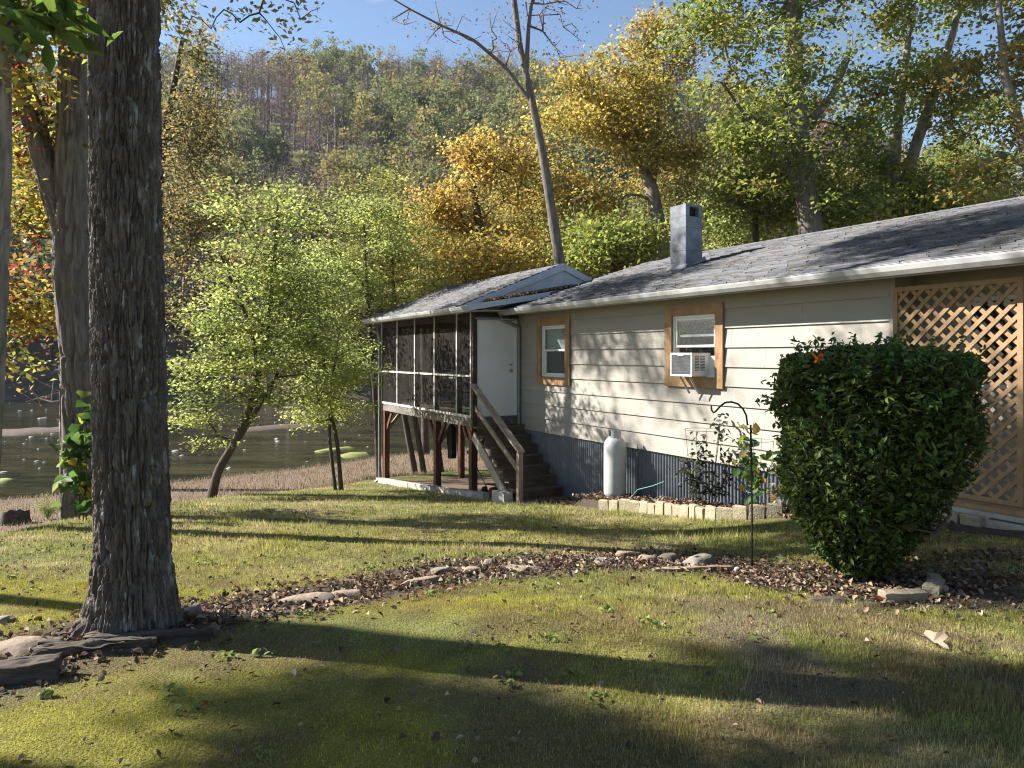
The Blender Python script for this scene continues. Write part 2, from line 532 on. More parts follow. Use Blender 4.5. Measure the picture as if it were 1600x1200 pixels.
def ground_z(X, Y):
    X, Y = np.asarray(X, float), np.asarray(Y, float)
    z = np.interp(Y, PROF_Y, PROF_Z)
    z = z + 0.05 * smooth(1.0, 3.0, X) * smooth(7, 9, Y) + 0.28 * smooth(2.0, 4.6, X) * smooth(4.0, 6.5, Y)
    # moss mound in front of the border, small unevenness of the lawn
    z = z + 0.07 * np.exp(-(((X - 0.1) / 1.5) ** 2 + ((Y - 4.6) / 0.7) ** 2))
    z = z + 0.05 * (fbm(X * 0.55, Y * 0.55, seed=3) - 0.5) + 0.02 * (fbm(X * 2.6, Y * 2.6, seed=4) - 0.5)
    d = edge_dist(X, Y)
    s = shore_dist(X, Y)
    bank = WATER_Z + np.clip(-0.055 * s, -1.2, 0.45) + 0.05 * (fbm(X * 0.8, Y * 0.8, seed=8) - 0.5)
    w = smooth(-0.6, 3.2, d)
    return z * (1 - w) + np.minimum(z, bank) * w

def hill_z(X, Y):
    X, Y = np.asarray(X, float), np.asarray(Y, float)
    ridge = 89.0 - 43.0 * smooth(45, 165, X) + 8 * (fbm(X * 0.012, 0.3, seed=21) - 0.5)
    d = Y - (76 + 0.05 * X)
    up = np.where(d > 0, d, d * 0.4)
    slope = ridge / 172.0
    z = -4.9 + slope * up + 10 * (fbm(X * 0.018, Y * 0.018, seed=22) - 0.5) * smooth(5, 60, d)
    over = d - 176
    z = np.where(over > 0, z - over * (slope + 0.18) * smooth(0, 30, over), z)
    return np.maximum(z, -6.0)

def gz(x, y):
    return float(ground_z(np.array([x]), np.array([y]))[0])

def G(px, py):
    """the point of the ground seen at a photo pixel"""
    kx, kz = (px - 800) / F, (HY - py) / F
    lo, hi = 1.5, 60.0
    ys = np.linspace(lo, hi, 1200)
    diff = kz * ys - ground_z(kx * ys, ys)
    i = int(np.argmax(diff < 0))
    if diff[i] >= 0:
        i = len(ys) - 1
    y0, y1 = ys[max(i - 1, 0)], ys[i]
    for _ in range(25):
        m_ = (y0 + y1) / 2
        if kz * m_ - gz(kx * m_, m_) > 0:
            y0 = m_
        else:
            y1 = m_
    return Vector((kx * y0, y0, gz(kx * y0, y0)))

def PX(px, py, Y):
    return Vector(((px - 800) / F * Y, Y, (HY - py) / F * Y))

def WP(px, py):
    Y = WATER_Z / ((HY - py) / F)
    return Vector(((px - 800) / F * Y, Y, WATER_Z))

def polydist(X, Y, pts):
    best = np.full(np.shape(X), 1e9)
    for a, b in zip(pts[:-1], pts[1:]):
        d = np.array([b[0] - a[0], b[1] - a[1]])
        t = np.clip(((X - a[0]) * d[0] + (Y - a[1]) * d[1]) / max(d @ d, 1e-9), 0, 1)
        best = np.minimum(best, np.hypot(X - a[0] - t * d[0], Y - a[1] - t * d[1]))
    return best

BORDER_PX = [(20, 1040), (130, 1000), (300, 962), (420, 945), (520, 930), (620, 912), (700, 895), (800, 886), (900, 880), (1000, 876), (1090, 880), (1175, 892), (1270, 908), (1400, 925), (1500, 925)]
BORDER = [tuple(G(*p)[:2]) for p in BORDER_PX]

def lawn_colour(X, Y):
    n1 = fbm(X * 0.9, Y * 0.9, seed=31)[:, None]
    n2 = fbm(X * 3.1, Y * 3.1, seed=32)[:, None]
    n3 = fbm(X * 0.35, Y * 0.35, seed=33)[:, None]
    moss = np.array([0.285, 0.262, 0.036])
    grass = np.array([0.225, 0.228, 0.066])
    dry = np.array([0.36, 0.305, 0.145])
    soil = np.array([0.13, 0.098, 0.072])
    c = grass + (dry - grass) * smooth(0.42, 0.68, 0.6 * n1 + 0.4 * n2)
    near = (smooth(7.5, 4.5, Y) * smooth(1.6, -0.6, X))[:, None]
    c = c + (moss - c) * np.clip(near * smooth(0.30, 0.55, n1) * 1.1 + 0.35 * smooth(0.55, 0.7, n3), 0, 0.95)
    bare = smooth(0.49, 0.62, fbm(X * 1.4, Y * 1.4, seed=36))[:, None] * (smooth(9, 3, Y) * smooth(-2, 1, X))[:, None]
    c = c + (soil * 1.5 - c) * 0.7 * bare
    fine = fbm(X * 9, Y * 9, seed=37)[:, None]
    c = c * (0.55 + 0.9 * fine)
    brown = smooth(0.48, 0.64, fbm(X * 2.0 + 7, Y * 2.0, seed=38))[:, None] * smooth(10, 4, Y)[:, None]
    c = c + (np.array([0.17, 0.115, 0.06]) - c) * 0.55 * brown
    d = polydist(X, Y, BORDER)
    mul = (smooth(0.62, 0.25, d + 0.25 * (fbm(X * 3, Y * 3, seed=35) - 0.5)))[:, None]
    c = c + (soil - c) * mul
    return c, mul[:, 0], bare[:, 0]

def grid_lines(segs):
    out = []
    for a, b, st in segs:
        out.append(np.arange(a, b, st))
    out.append(np.array([segs[-1][1]]))
    return np.concatenate(out)

def sheet(name, xs, ys, zf, cf, mat):
    XX, YY = np.meshgrid(xs, ys)
    X, Y = XX.ravel(), YY.ravel()
    Z = zf(X, Y)
    nx, ny = len(xs), len(ys)
    i = np.arange(nx * ny).reshape(ny, nx)
    Fc = np.stack([i[:-1, :-1], i[:-1, 1:], i[1:, 1:], i[1:, :-1]], -1).reshape(-1, 4)
    return mk(name, np.stack([X, Y, Z], 1), Fc, mat, None, True, cf(X, Y))

def lawn_sheet_colour(X, Y):
    c, _, _ = lawn_colour(X, Y)
    d, s = edge_dist(X, Y), shore_dist(X, Y)
    reed = np.array([0.17, 0.12, 0.085])
    bed = np.array([0.07, 0.058, 0.035])
    c = c * 0.5  # ground darkened under the blades: shade of the grass gaps put into its colour
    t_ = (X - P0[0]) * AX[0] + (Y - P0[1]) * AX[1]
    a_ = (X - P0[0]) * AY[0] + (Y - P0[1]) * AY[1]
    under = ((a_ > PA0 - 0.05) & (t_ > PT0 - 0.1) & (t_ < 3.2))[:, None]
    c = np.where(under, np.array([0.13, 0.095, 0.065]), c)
    c = c + (reed - c) * smooth(0.2, 1.6, d)[:, None]
    c = c + (bed - c) * smooth(-1.0, 1.0, s)[:, None]
    return c

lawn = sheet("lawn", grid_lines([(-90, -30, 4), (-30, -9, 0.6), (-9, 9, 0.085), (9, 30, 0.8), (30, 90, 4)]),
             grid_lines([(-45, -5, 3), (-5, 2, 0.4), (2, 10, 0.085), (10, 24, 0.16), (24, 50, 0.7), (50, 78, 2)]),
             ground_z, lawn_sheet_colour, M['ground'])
tag(lawn, "mossy sunlit lawn sloping down to the river bank", kind="structure")

def hill_colour(X, Y):
    n = fbm(X * 0.05, Y * 0.05, seed=41)[:, None]
    return np.array([0.075, 0.058, 0.045]) + (np.array([0.10, 0.075, 0.055]) - np.array([0.075, 0.058, 0.045])) * n

hillside = sheet("hillside", grid_lines([(-330, -160, 10), (-160, 190, 4), (190, 330, 10)]), grid_lines([(70, 290, 4), (290, 330, 10)]), hill_z, hill_colour, M['hill'])
tag(hillside, "steep wooded hillside across the river", kind="structure")

river = mk("river", [(-330, 5, WATER_Z), (120, 5, WATER_Z), (120, 100, WATER_Z), (-330, 100, WATER_Z)], np.array([[0, 1, 2, 3]]), M['water'])
tag(river, "dark shallow river with pale stones", kind="structure")

# ------------------------------------------------------------------ the cottage: local x runs along the long wall towards the viewer's right, y into the house
AX, AY = (0.488, -0.873), (0.873, 0.488)
P0 = (0.15, 15.75)
HOUSE_RZ = math.atan2(AX[1], AX[0])

def LW(t, a, z):
    return Vector((P0[0] + AX[0] * t + AY[0] * a, P0[1] + AX[1] * t + AY[1] * a, z))

house = empty("cottage", (P0[0], P0[1], 0), HOUSE_RZ)
tag(house, "beige single-storey cottage with grey shingle roof and raised screened porch", "house")
ZB, ZT = -1.55, 0.93          # bottom of the siding, underside of the eave
W1 = (0.96, 1.87, -0.44, 0.60)
W2 = (4.865, 5.815, -0.335, 0.615)
TEND = 8.55
TFAR = 14.0

def cut_rects(rect, holes):
    rects = [rect]
    for h in holes:
        new = []
        for (x0, x1, z0, z1) in rects:
            if h[0] >= x1 or h[1] <= x0 or h[2] >= z1 or h[3] <= z0:
                new.append((x0, x1, z0, z1))
                continue
            if h[0] > x0: new.append((x0, h[0], z0, z1))
            if h[1] < x1: new.append((h[1], x1, z0, z1))
            a, b = max(x0, h[0]), min(x1, h[1])
            if h[2] > z0: new.append((a, b, z0, h[2]))
            if h[3] < z1: new.append((a, b, h[3], z1))
        rects = new
    return [r for r in rects if r[1] - r[0] > 0.01 and r[3] - r[2] > 0.01]

# wall core (with real window openings) and its lap boards
wall = MB()
for r in cut_rects((0.0, TEND, ZB, ZT + 0.08), [W1, W2]):
    wall.box(r[0], r[1], 0.0, 0.10, r[2], r[3])
wall.box(0.0, 0.10, 0.102, 3.3, ZB, 0.95)
wall.box(TEND, TFAR, 0.35, 0.45, ZB, ZT + 0.08)
wall.box(TEND - 0.1, TEND, 0.102, 0.45, ZB, ZT)
wall.box(0, TFAR, 7.2, 7.3, ZB, 0.95)
wall.box(TFAR - 0.1, TFAR, 0.46, 7.19, ZB, 0.95)
wall_o = wall.build("wall", M['siding_old'], house)
BX("floor", M['inside'], house, 0.11, TFAR - 0.11, 0.11, 7.19, ZB - 0.1, ZB)
BX("ceiling", M['inside'], house, 0.11, TFAR - 0.11, 0.11, 7.19, 0.955, 0.985)
EXPO = 0.2775
rows = []
z = ZB - 0.005
while z < ZT - 0.02:
    rows.append((z, min(z + EXPO, ZT)))
    z += EXPO
for i, (z0, z1) in enumerate(rows):
    joints = [0.02] + sorted([(2.44 + 1.22 * (i % 3)), (6.1 + 0.6 * ((i * 2) % 3))]) + [TEND - 0.06]
    for ja, jb in zip(joints[:-1], joints[1:]):
        for r in cut_rects((ja + 0.0015, jb - 0.0015, z0, z1), [W1, W2]):
            f0, f1 = (r[2] - z0) / EXPO, (r[3] - z0) / EXPO
            y0, y1 = -0.030 + 0.024 * f0, -0.030 + 0.024 * f1
            b = MB()
            x0, x1, a, c = r[0], r[1], r[2], r[3]
            V = [(x0, y0, a), (x1, y0, a), (x1, -0.002, a), (x0, -0.002, a), (x0, y1, c), (x1, y1, c), (x1, -0.002, c), (x0, -0.002, c)]
            b.add(V, [(3, 2, 1, 0), (4, 5, 6, 7), (0, 1, 5, 4), (1, 2, 6, 5), (2, 3, 7, 6), (3, 0, 4, 7)])
            b.build("siding_board", M['siding'], wall_o)
BX("corner_trim", M['siding'], house, TEND - 0.055, TEND + 0.012, -0.032, 0.34, ZB, ZT)
BX("corner_trim", M['siding_old'], house, 0.0, 0.02, -0.03, -0.001, ZB, ZT)

# windows
def window(w, name_label, blind=False, lift=False):
    t0, t1, z0, z1 = w
    o = empty("window", (0, 0, 0), 0, house)
    o["label"] = name_label
    c = 0.145
    for args in ((t0 - c, t0 + 0.01, -0.058, -0.031, z0 - c, z1 + c), (t1 - 0.01, t1 + c, -0.058, -0.031, z0 - c, z1 + c),
                 (t0 + 0.0115, t1 - 0.0115, -0.056, -0.031, z1 - 0.01, z1 + c), (t0 + 0.0115, t1 - 0.0115, -0.056, -0.031, z0 - c, z0 + 0.01)):
        BX("casing", M['casing'], o, *args)
    f = MB()
    k = 0.045
    f.box(t0 + 0.012, t0 + k, -0.02, 0.07, z0 + 0.012, z1 - 0.012).box(t1 - k, t1 - 0.012, -0.02, 0.07, z0 + 0.012, z1 - 0.012)
    f.box(t0 + k + 0.001, t1 - k - 0.001, -0.018, 0.07, z1 - k, z1 - 0.012).box(t0 + k + 0.001, t1 - k - 0.001, -0.018, 0.07, z0 + 0.012, z0 + k)
    f.build("frame", M['white'], o)
    zm = (z0 + z1) / 2 + (0.02 if not lift else 0.0)
    def sash(za, zb, y, nm="sash"):
        s = MB()
        q = 0.035
        a, b = t0 + k + 0.003, t1 - k - 0.003
        s.box(a, a + q, y, y + 0.025, za, zb).box(b - q, b, y, y + 0.025, za, zb)
        s.box(a + q + 0.001, b - q - 0.001, y + 0.001, y + 0.024, za, za + q).box(a + q + 0.001, b - q - 0.001, y + 0.001, y + 0.024, zb - q, zb)
        s.build(nm, M['white'], o)
        BX("pane", M['glass'], o, a + q, b - q, y + 0.010, y + 0.014, za + q, zb - q)
    sash(zm - 0.02, z1 - k - 0.003, 0.002)
    if lift:
        sash(zm + 0.14, z1 - k - 0.02, 0.034)
    else:
        sash(z0 + k + 0.003, zm + 0.015, 0.034)
    if blind:
        BX("blind", M['blind'], o, t0 + 0.06, t1 - 0.06, 0.072, 0.080, zm - 0.03, z1 - 0.03)
    return o

window(W1, "wood-cased window with a half-drawn pale blind beside the porch door", blind=True)
window(W2, "wood-cased window holding the air conditioner", lift=True)
# window behind the lattice
wl_o = empty("window", (0, 0, 0), 0, house)
wl_o["label"] = "dark window behind the wooden lattice"
BX("frame", M['white'], wl_o, 9.15, 9.85, 0.325, 0.348, -0.35, 0.62)
BX("pane", pmat("dark_pane", (0.02, 0.022, 0.025), (0.03, 0.03, 0.03), rough=0.05, spec=0.6), wl_o, 9.2, 9.8, 0.315, 0.324, -0.30, 0.57)

# corrugated metal skirting, sheet by sheet
def skirting(t0, t1, axis, const, zb):
    step = 0.066 / 6
    n = int(round((t1 - t0) / step))
    ts = np.linspace(t0, t1, n + 1)
    off = 0.014 * np.sin(ts / 0.066 * 2 * math.pi)
    V = []
    for zz in (zb, ZB + 0.01):
        for q, d in zip(ts, off):
            V.append((q, const + d, zz) if axis == 'x' else (const - d, q, zz))
    m = n + 1
    Fs = np.array([(i, i + 1, m + i + 1, m + i) for i in range(n)])
    mk("skirting_sheet", V, Fs, M['skirt'], house, True)
for i in range(8):
    skirting(0.03 + i * 1.066, 0.03 + (i + 1) * 1.066 - 0.002, 'x', 0.02 + 0.0015 * (i % 2), -3.1)
for i in range(3):
    skirting(0.05 + i * 1.1, 0.05 + (i + 1) * 1.1 - 0.002, 'y', 0.02 + 0.0015 * (i % 2), -3.5)
BX("foundation", M['siding_old'], house, TEND + 0.01, TFAR, 0.36, 0.44, -2.6, ZB)

# roofs
PITCH = 0.307
EAVE_A, EAVE_Z = -0.47, 0.965
RIDGE_A = 3.66

def shingle_slope(name, t0, t1, p_eave, p_ridge, parent, seed, leftward=False):
    """courses of tabs laid from eave to ridge; p = (a, z)"""
    rr = random.Random(seed)
    a0, z0 = p_eave
    a1, z1 = p_ridge
    L_ = math.hypot(a1 - a0, z1 - z0)
    da, dz = (a1 - a0) / L_, (z1 - z0) / L_
    na, nz = -dz, da
    if nz < 0:
        na, nz = -na, -nz
    V, Fc, C = [], [], []
    nc = int(L_ / 0.142)
    ex = L_ / nc
    for c in range(nc):
        s0, s1 = c * ex - 0.012, (c + 1) * ex + 0.02
        t = t0 - rr.random() * 0.15 if not leftward else t0
        row = rr.uniform(0.92, 1.06)
        while t < t1 - 0.01:
            w = rr.choice((0.16, 0.22, 0.30, 0.33, 0.25))
            ta, tb = max(t, t0), min(t + w - 0.003, t1)
            t += w
            if tb - ta < 0.02:
                continue
            h0 = 0.020 + rr.choice((0.0, 0.005, 0.010)) + rr.random() * 0.002
            h1 = 0.004
            sa = s0 + rr.uniform(-0.006, 0.006)
            b = len(V)
            for (tt, ss, hh) in ((ta, sa, h0), (tb, sa, h0), (tb, s1, h1), (ta, s1, h1), (ta, sa, 0.0), (tb, sa, 0.0)):
                V.append((tt, a0 + da * ss + na * hh, z0 + dz * ss + nz * hh))
            Fc += [(b, b + 1, b + 2, b + 3), (b + 4, b + 5, b + 1, b)]
            g = row * rr.uniform(0.6, 1.35)
            cc = (0.088 * g, 0.090 * g, 0.100 * g) if rr.random() > 0.25 else (0.10 * g, 0.092 * g, 0.086 * g)
            C += [cc] * 6
    o = mk(name, V, np.array(Fc), M['shingle'], parent, False, np.array(C))
    o["kind"] = "stuff"
    return o

ridge_z = EAVE_Z + PITCH * (RIDGE_A - EAVE_A)
deck = MB()
th = 0.03
for (t0, t1) in ((-0.05, TFAR + 0.4),):
    V = []
    for t in (t0, t1):
        V += [(t, EAVE_A, EAVE_Z), (t, RIDGE_A, ridge_z), (t, 2 * RIDGE_A - EAVE_A, EAVE_Z), (t, 2 * RIDGE_A - EAVE_A, EAVE_Z - th), (t, RIDGE_A, ridge_z - th), (t, EAVE_A, EAVE_Z - th)]
    deck.add(V, [(0, 1, 4, 5), (1, 2, 3, 4), (11, 10, 7, 6), (10, 9, 8, 7), (0, 6, 7, 1), (1, 7, 8, 2), (5, 4, 10, 11), (4, 3, 9, 10), (0, 5, 11, 6), (2, 8, 9, 3)])
roof = deck.build("roof", M['rim'], house)
shingle_slope("shingles", -0.05, TFAR + 0.4, (EAVE_A, EAVE_Z), (RIDGE_A, ridge_z), roof, 1)
shingle_slope("shingles", -0.05, TFAR + 0.4, (2 * RIDGE_A - EAVE_A, EAVE_Z), (RIDGE_A, ridge_z), roof, 2)
cap = MB()
x = 0.6
while x < TFAR + 0.3:
    cap.add([(x, RIDGE_A - 0.13, ridge_z - 0.012), (x + 0.2, RIDGE_A - 0.13, ridge_z - 0.018), (x, RIDGE_A, ridge_z + 0.036), (x + 0.2, RIDGE_A, ridge_z + 0.03), (x, RIDGE_A + 0.13, ridge_z - 0.012), (x + 0.2, RIDGE_A + 0.13, ridge_z - 0.018)],
            [(0, 1, 3, 2), (2, 3, 5, 4)], col=tuple([0.15 * random.uniform(0.75, 1.2)] * 3))
    x += 0.19
cap.build("ridge_caps", M['shingle'], roof)["kind"] = "stuff"
BX("soffit", M['siding_old'], house, 0.0, TFAR, -0.40, -0.001, ZT + 0.002, ZT + 0.012)
BX("soffit", M['siding_old'], house, TEND + 0.02, TFAR, 0.0, 0.35, ZT + 0.003, ZT + 0.013)
BX("fascia_board", M['fascia'], house, -0.04, TFAR, -0.43, -0.402, 0.83, 0.955)

# gutter: an open trough with a rolled lip
def gutter(t0, t1, a_in, zt, parent):
    prof = [(a_in, zt), (a_in, zt - 0.10), (a_in - 0.07, zt - 0.105), (a_in - 0.105, zt - 0.06), (a_in - 0.118, zt - 0.012), (a_in - 0.118, zt + 0.004), (a_in - 0.106, zt + 0.004),
            (a_in - 0.104, zt - 0.012), (a_in - 0.094, zt - 0.055), (a_in - 0.065, zt - 0.096), (a_in - 0.006, zt - 0.093), (a_in - 0.005, zt)]
    n = len(prof)
    V = [(t, a, zz) for t in (t0, t1) for a, zz in prof]
    Fs = [(i, (i + 1) % n, n + (i + 1) % n, n + i) for i in range(n)]
    o = MB().add(V, Fs)
    for t, d in ((t0, 0.003), (t1, -0.003)):
        o.add([(t + d, a, zz) for a, zz in prof[:6]], [tuple(range(6))])
    return o.build("gutter", M['gutter'], parent)
gutter(-0.14, 3.6, -0.432, 0.945, house)
gutter(3.605, TFAR, -0.4325, 0.948, house)
# mesh guard on the right-hand half of the gutter
BX("gutter_guard", M['gutter'], house, 6.9, TFAR, -0.555, -0.475, 0.957, 0.962)

# chimney of painted blocks with an open flue in the side
ch = empty("chimney", (0, 0, 0), 0, house)
c0, c1, d0, d1 = 3.03, 3.45, 1.55, 1.96
zc = 1.45
rows_c = [1.45, 1.72, 1.93, 2.14, 2.35, 2.56, 2.785]
for i in range(len(rows_c) - 1):
    za, zb = rows_c[i] + 0.003, rows_c[i + 1]
    j = 0.004 * (i % 2)
    if i < 5:
        if i == 4:
            zb -= 0.0
        MB().box(c0 + j, c1 - j, d0 + j, d1 - j, za, zb).build("block", M['chimney'], ch)
    else:
        for args in ((c0, c1, d0, d0 + 0.09, za, zb), (c0, c1, d1 - 0.09, d1, za, zb), (c0, c0 + 0.1, d0 + 0.091, d1 - 0.091, za, zb), (c1 - 0.25, c1 - 0.005, d0 + 0.091, d1 - 0.091, zb - 0.045, zb)):
            MB().box(*args).build("block", M['chimney'], ch)
BX("flue", M['black'], ch, c0 + 0.11, c1 - 0.10, d0 + 0.092, d1 - 0.092, rows_c[5], rows_c[5] + 0.17)
fl = MB()
for (ta, tb, a_, b_) in ((c0 - 0.05, c1 + 0.05, d0 - 0.06, d0 - 0.005), (c1 + 0.004, c1 + 0.06, d0 - 0.05, d1 + 0.05)):
    zz0, zz1 = EAVE_Z + PITCH * (a_ - EAVE_A), EAVE_Z + PITCH * (b_ - EAVE_A)
    V = [(ta, a_, zz0 + 0.02), (tb, a_, zz0 + 0.02), (tb, b_, zz1 + 0.02 + (0.07 if ta < c0 else 0.02)), (ta, b_, zz1 + 0.02 + (0.07 if ta < c0 else 0.10))]
    fl.add(V, [(0, 1, 2, 3)])
fl.build("flashing", M['chimney'], ch)

# ---- screened porch: t from -5.55 to 0, a from -1.13 to 3.4
PA0, PA1, PT0 = -1.13, 3.40, -5.55
FLOOR_Z = -1.30
porch = empty("screened_porch", (0, 0, 0), 0, house)
porch["label"] = "raised screened porch on red-brown posts"
BX("porch_floor", M['porchfloor'], porch, PT0 + 0.05, -0.03, PA0 + 0.05, PA1 - 0.05, FLOOR_Z - 0.04, FLOOR_Z)
for args in ((PT0, 0.0, PA0, PA0 + 0.045, -1.49, -1.305), (PT0, 0.0, PA1 - 0.045, PA1, -1.49, -1.305), (PT0, PT0 + 0.045, PA0 + 0.047, PA1 - 0.047, -1.488, -1.307), (-0.045, 0.0, PA0 + 0.047, 0.0, -1.488, -1.307)):
    BX("rim_beam", M['rim'], porch, *args)
for i in range(9):
    BX("floor_joist", M['brown'], porch, PT0 + 0.3 + i * 0.62, PT0 + 0.34 + i * 0.62, PA0 + 0.05, PA1 - 0.05, -1.485, FLOOR_Z - 0.042)
BX("top_beam", M['brown'], porch, PT0, 0.0, PA0 + 0.03, PA0 + 0.14, 0.74, 0.90)
BX("top_beam", M['brown'], porch, PT0, 0.0, PA1 - 0.14, PA1 - 0.03, 0.74, 0.90)
BX("top_beam", M['brown'], porch, PT0 + 0.03, PT0 + 0.14, PA0 + 0.142, PA1 - 0.142, 0.742, 0.898)
BX("top_beam", M['brown'], porch, -0.12, -0.012, PA0 + 0.142, -0.005, 0.742, 0.898)
BX("porch_ceiling", M['brown'], porch, PT0 + 0.01, -0.01, PA0 + 0.01, PA1 - 0.01, 0.902, 0.915)
MULL = [0.0, -0.71, -1.92, -3.13, -4.34, -5.55]
for i, t in enumerate(MULL):
    tt = min(max(t - 0.05, PT0), -0.10) if i else -0.10
    BX("porch_post", M['brown'], porch, tt, tt + 0.095, PA0 + 0.012, PA0 + 0.10, FLOOR_Z, 0.74)
    bt = min(max(t - 0.02, PT0), -0.04)
    BX("batten", M['trimwhite'], porch, bt, bt + 0.04, PA0 - 0.018, PA0 - 0.004, -1.285, 0.88)
for a_, b_ in zip(MULL[1:], MULL[:-1]):
    lo, hi = max(a_, PT0) + 0.022, b_ - 0.022
    BX("batten", M['trimwhite'], porch, lo, hi, PA0 - 0.016, PA0 - 0.003, -0.455, -0.415)
    BX("batten", M['trimwhite'], porch, lo, hi, PA0 - 0.016, PA0 - 0.003, -1.303, -1.25)
    BX("mid_rail", M['brown'], porch, lo, hi, PA0 + 0.02, PA0 + 0.06, -0.475, -0.395)
    for z0, z1 in ((-1.25, -0.456), (-0.414, 0.885)):
        nx_, nz_ = 9, 9
        V = []
        bul = random.uniform(0.004, 0.016)
        for k in range(nz_ + 1):
            for j in range(nx_ + 1):
                u_, v_ = j / nx_, k / nz_
                V.append((lo + (hi - lo) * u_, PA0 + 0.004 + bul * math.sin(math.pi * u_) * math.sin(math.pi * v_) * (1 if k % 2 else 0.8), z0 + (z1 - z0) * v_))
        Fs = np.array([(k * (nx_ + 1) + j, k * (nx_ + 1) + j + 1, (k + 1) * (nx_ + 1) + j + 1, (k + 1) * (nx_ + 1) + j) for k in range(nz_) for j in range(nx_)])
        mk("screen_panel", V, Fs, M['screen'], porch, True)
# the far end and the river side are screened as well
for i in range(4):
    a_ = PA0 + 0.03 + i * 1.125
    BX("porch_post", M['brown'], porch, PT0 + 0.01, PT0 + 0.10, a_, a_ + 0.09, FLOOR_Z, 0.741)
    BX("screen_panel", M['screen'], porch, PT0 + 0.004, PT0 + 0.008, a_ + 0.092, a_ + 1.12, -1.25, 0.74)
for i in range(5):
    t_ = PT0 + 0.02 + i * 1.1
    BX("porch_post", M['brown'], porch, t_, t_ + 0.09, PA1 - 0.10, PA1 - 0.012, FLOOR_Z, 0.741)
    BX("screen_panel", M['screen'], porch, t_ + 0.092, t_ + 1.095, PA1 - 0.01, PA1 - 0.006, -1.25, 0.74)
for t_ in (PT0,):
    BX("mid_rail", M['brown'], porch, PT0 + 0.02, PT0 + 0.06, PA0 + 0.15, PA1 - 0.15, -0.475, -0.395)
BX("mid_rail", M['brown'], porch, PT0 + 0.15, -0.15, PA1 - 0.06, PA1 - 0.02, -0.475, -0.395)
# supporting posts with knee braces
def support(t, a, rot_braces):
    g = gz(*LW(t, a, 0)[:2]) - 0.1
    BX("support_post", M['redpost'], porch, t - 0.07, t + 0.07, a - 0.07, a + 0.07, g, -1.492)
    for dx, dy in rot_braces:
        MB().bar((t + dx * 0.06, a + dy * 0.06, -2.0), (t + dx * 0.46, a + dy * 0.46, -1.52), 0.05, 0.09).build("knee_brace", M['redpost'] if dy == 0 else M['rail'], porch)
support(-0.09, PA0 + 0.08, [(-1, 0), (0, 1)])
support(-1.95, PA0 + 0.08, [(-1, 0), (1, 0), (0, 1)])
support(-5.42, PA0 + 0.08, [(1, 0), (0, 1)])
support(-1.95, 1.2, [(1, 0)])
support(-5.42, 1.2, [(1, 0)])
support(-1.95, 3.3, [(1, 0)])
support(-5.42, 3.3, [(1, 0)])
# door on the porch's end, facing the steps
BX("header_beam", M['brown'], house, -0.03, 0.03, PA0 + 0.012, -0.002, 0.765, 0.96)
BX("corner_post", M['brown'], house, 0.002, 0.075, PA0 + 0.0, PA0 + 0.10, -1.49, 0.90)
BX("side_wall", M['siding_old'], house, -0.03, 0.0, PA0 + 0.102, 0.0, FLOOR_Z, 0.764)
door = BX("door", M['door'], house, 0.003, 0.05, PA0 + 0.125, -0.155, -1.275, 0.735)
BX("door_frame", M['white'], door, 0.003, 0.058, -0.153, -0.075, -1.275, 0.74)
BX("door_frame", M['white'], door, 0.003, 0.058, PA0 + 0.103, PA0 + 0.123, -1.275, 0.74)
MB().add([(0.0, PA0 + 0.03, 0.81), (0.0, -0.12, 0.81), (0.14, -0.12, 0.755), (0.14, PA0 + 0.03, 0.755), (0.0, PA0 + 0.03, 0.795), (0.0, -0.12, 0.795), (0.14, -0.12, 0.742), (0.14, PA0 + 0.03, 0.742)],
         [(0, 1, 2, 3), (7, 6, 5, 4), (3, 2, 6, 7), (0, 3, 7, 4), (1, 5, 6, 2)]).build("drip_hood", M['fascia'], door)
for zz, r_ in ((-0.33, 0.032), (-0.20, 0.024)):
    MB().tube([(0.05, -0.24, zz), (0.07, -0.24, zz), (0.085, -0.24, zz), (0.11, -0.24, zz)], [r_ * 0.7, r_ * 0.5, r_, r_ * 0.8], 12).build("door_knob" if zz < -0.3 else "deadbolt", M['brass'], door, True)
BX("threshold", M['rim'], door, -0.02, 0.10, PA0 + 0.105, -0.075, -1.30, -1.277)

# porch roof: a gable with its ridge along the house, plus the low saddle over the steps
PE_A, PE_Z = PA0 - 0.35, 0.975
PR_A, PR_Z = 1.13, 2.03
proof = MB()
t0, t1 = PT0 - 0.40, 0.0
back_a, back_z = 3.75, 0.98
V = []
for t in (t0, t1):
    V += [(t, PE_A, PE_Z), (t, PR_A, PR_Z), (t, back_a, back_z), (t, back_a, back_z - 0.03), (t, PR_A, PR_Z - 0.03), (t, PE_A, PE_Z - 0.03)]
proof.add(V, [(0, 1, 4, 5), (1, 2, 3, 4), (11, 10, 7, 6), (10, 9, 8, 7), (0, 6, 7, 1), (1, 7, 8, 2), (5, 4, 10, 11), (4, 3, 9, 10), (0, 5, 11, 6), (2, 8, 9, 3)])
porch_roof = proof.build("porch_roof", M['rim'], house)
shingle_slope("shingles", t0, t1 + 0.015, (PE_A, PE_Z), (PR_A, PR_Z), porch_roof, 5, True)
shingle_slope("shingles", t0, t1 + 0.015, (back_a, back_z), (PR_A, PR_Z), porch_roof, 6, True)
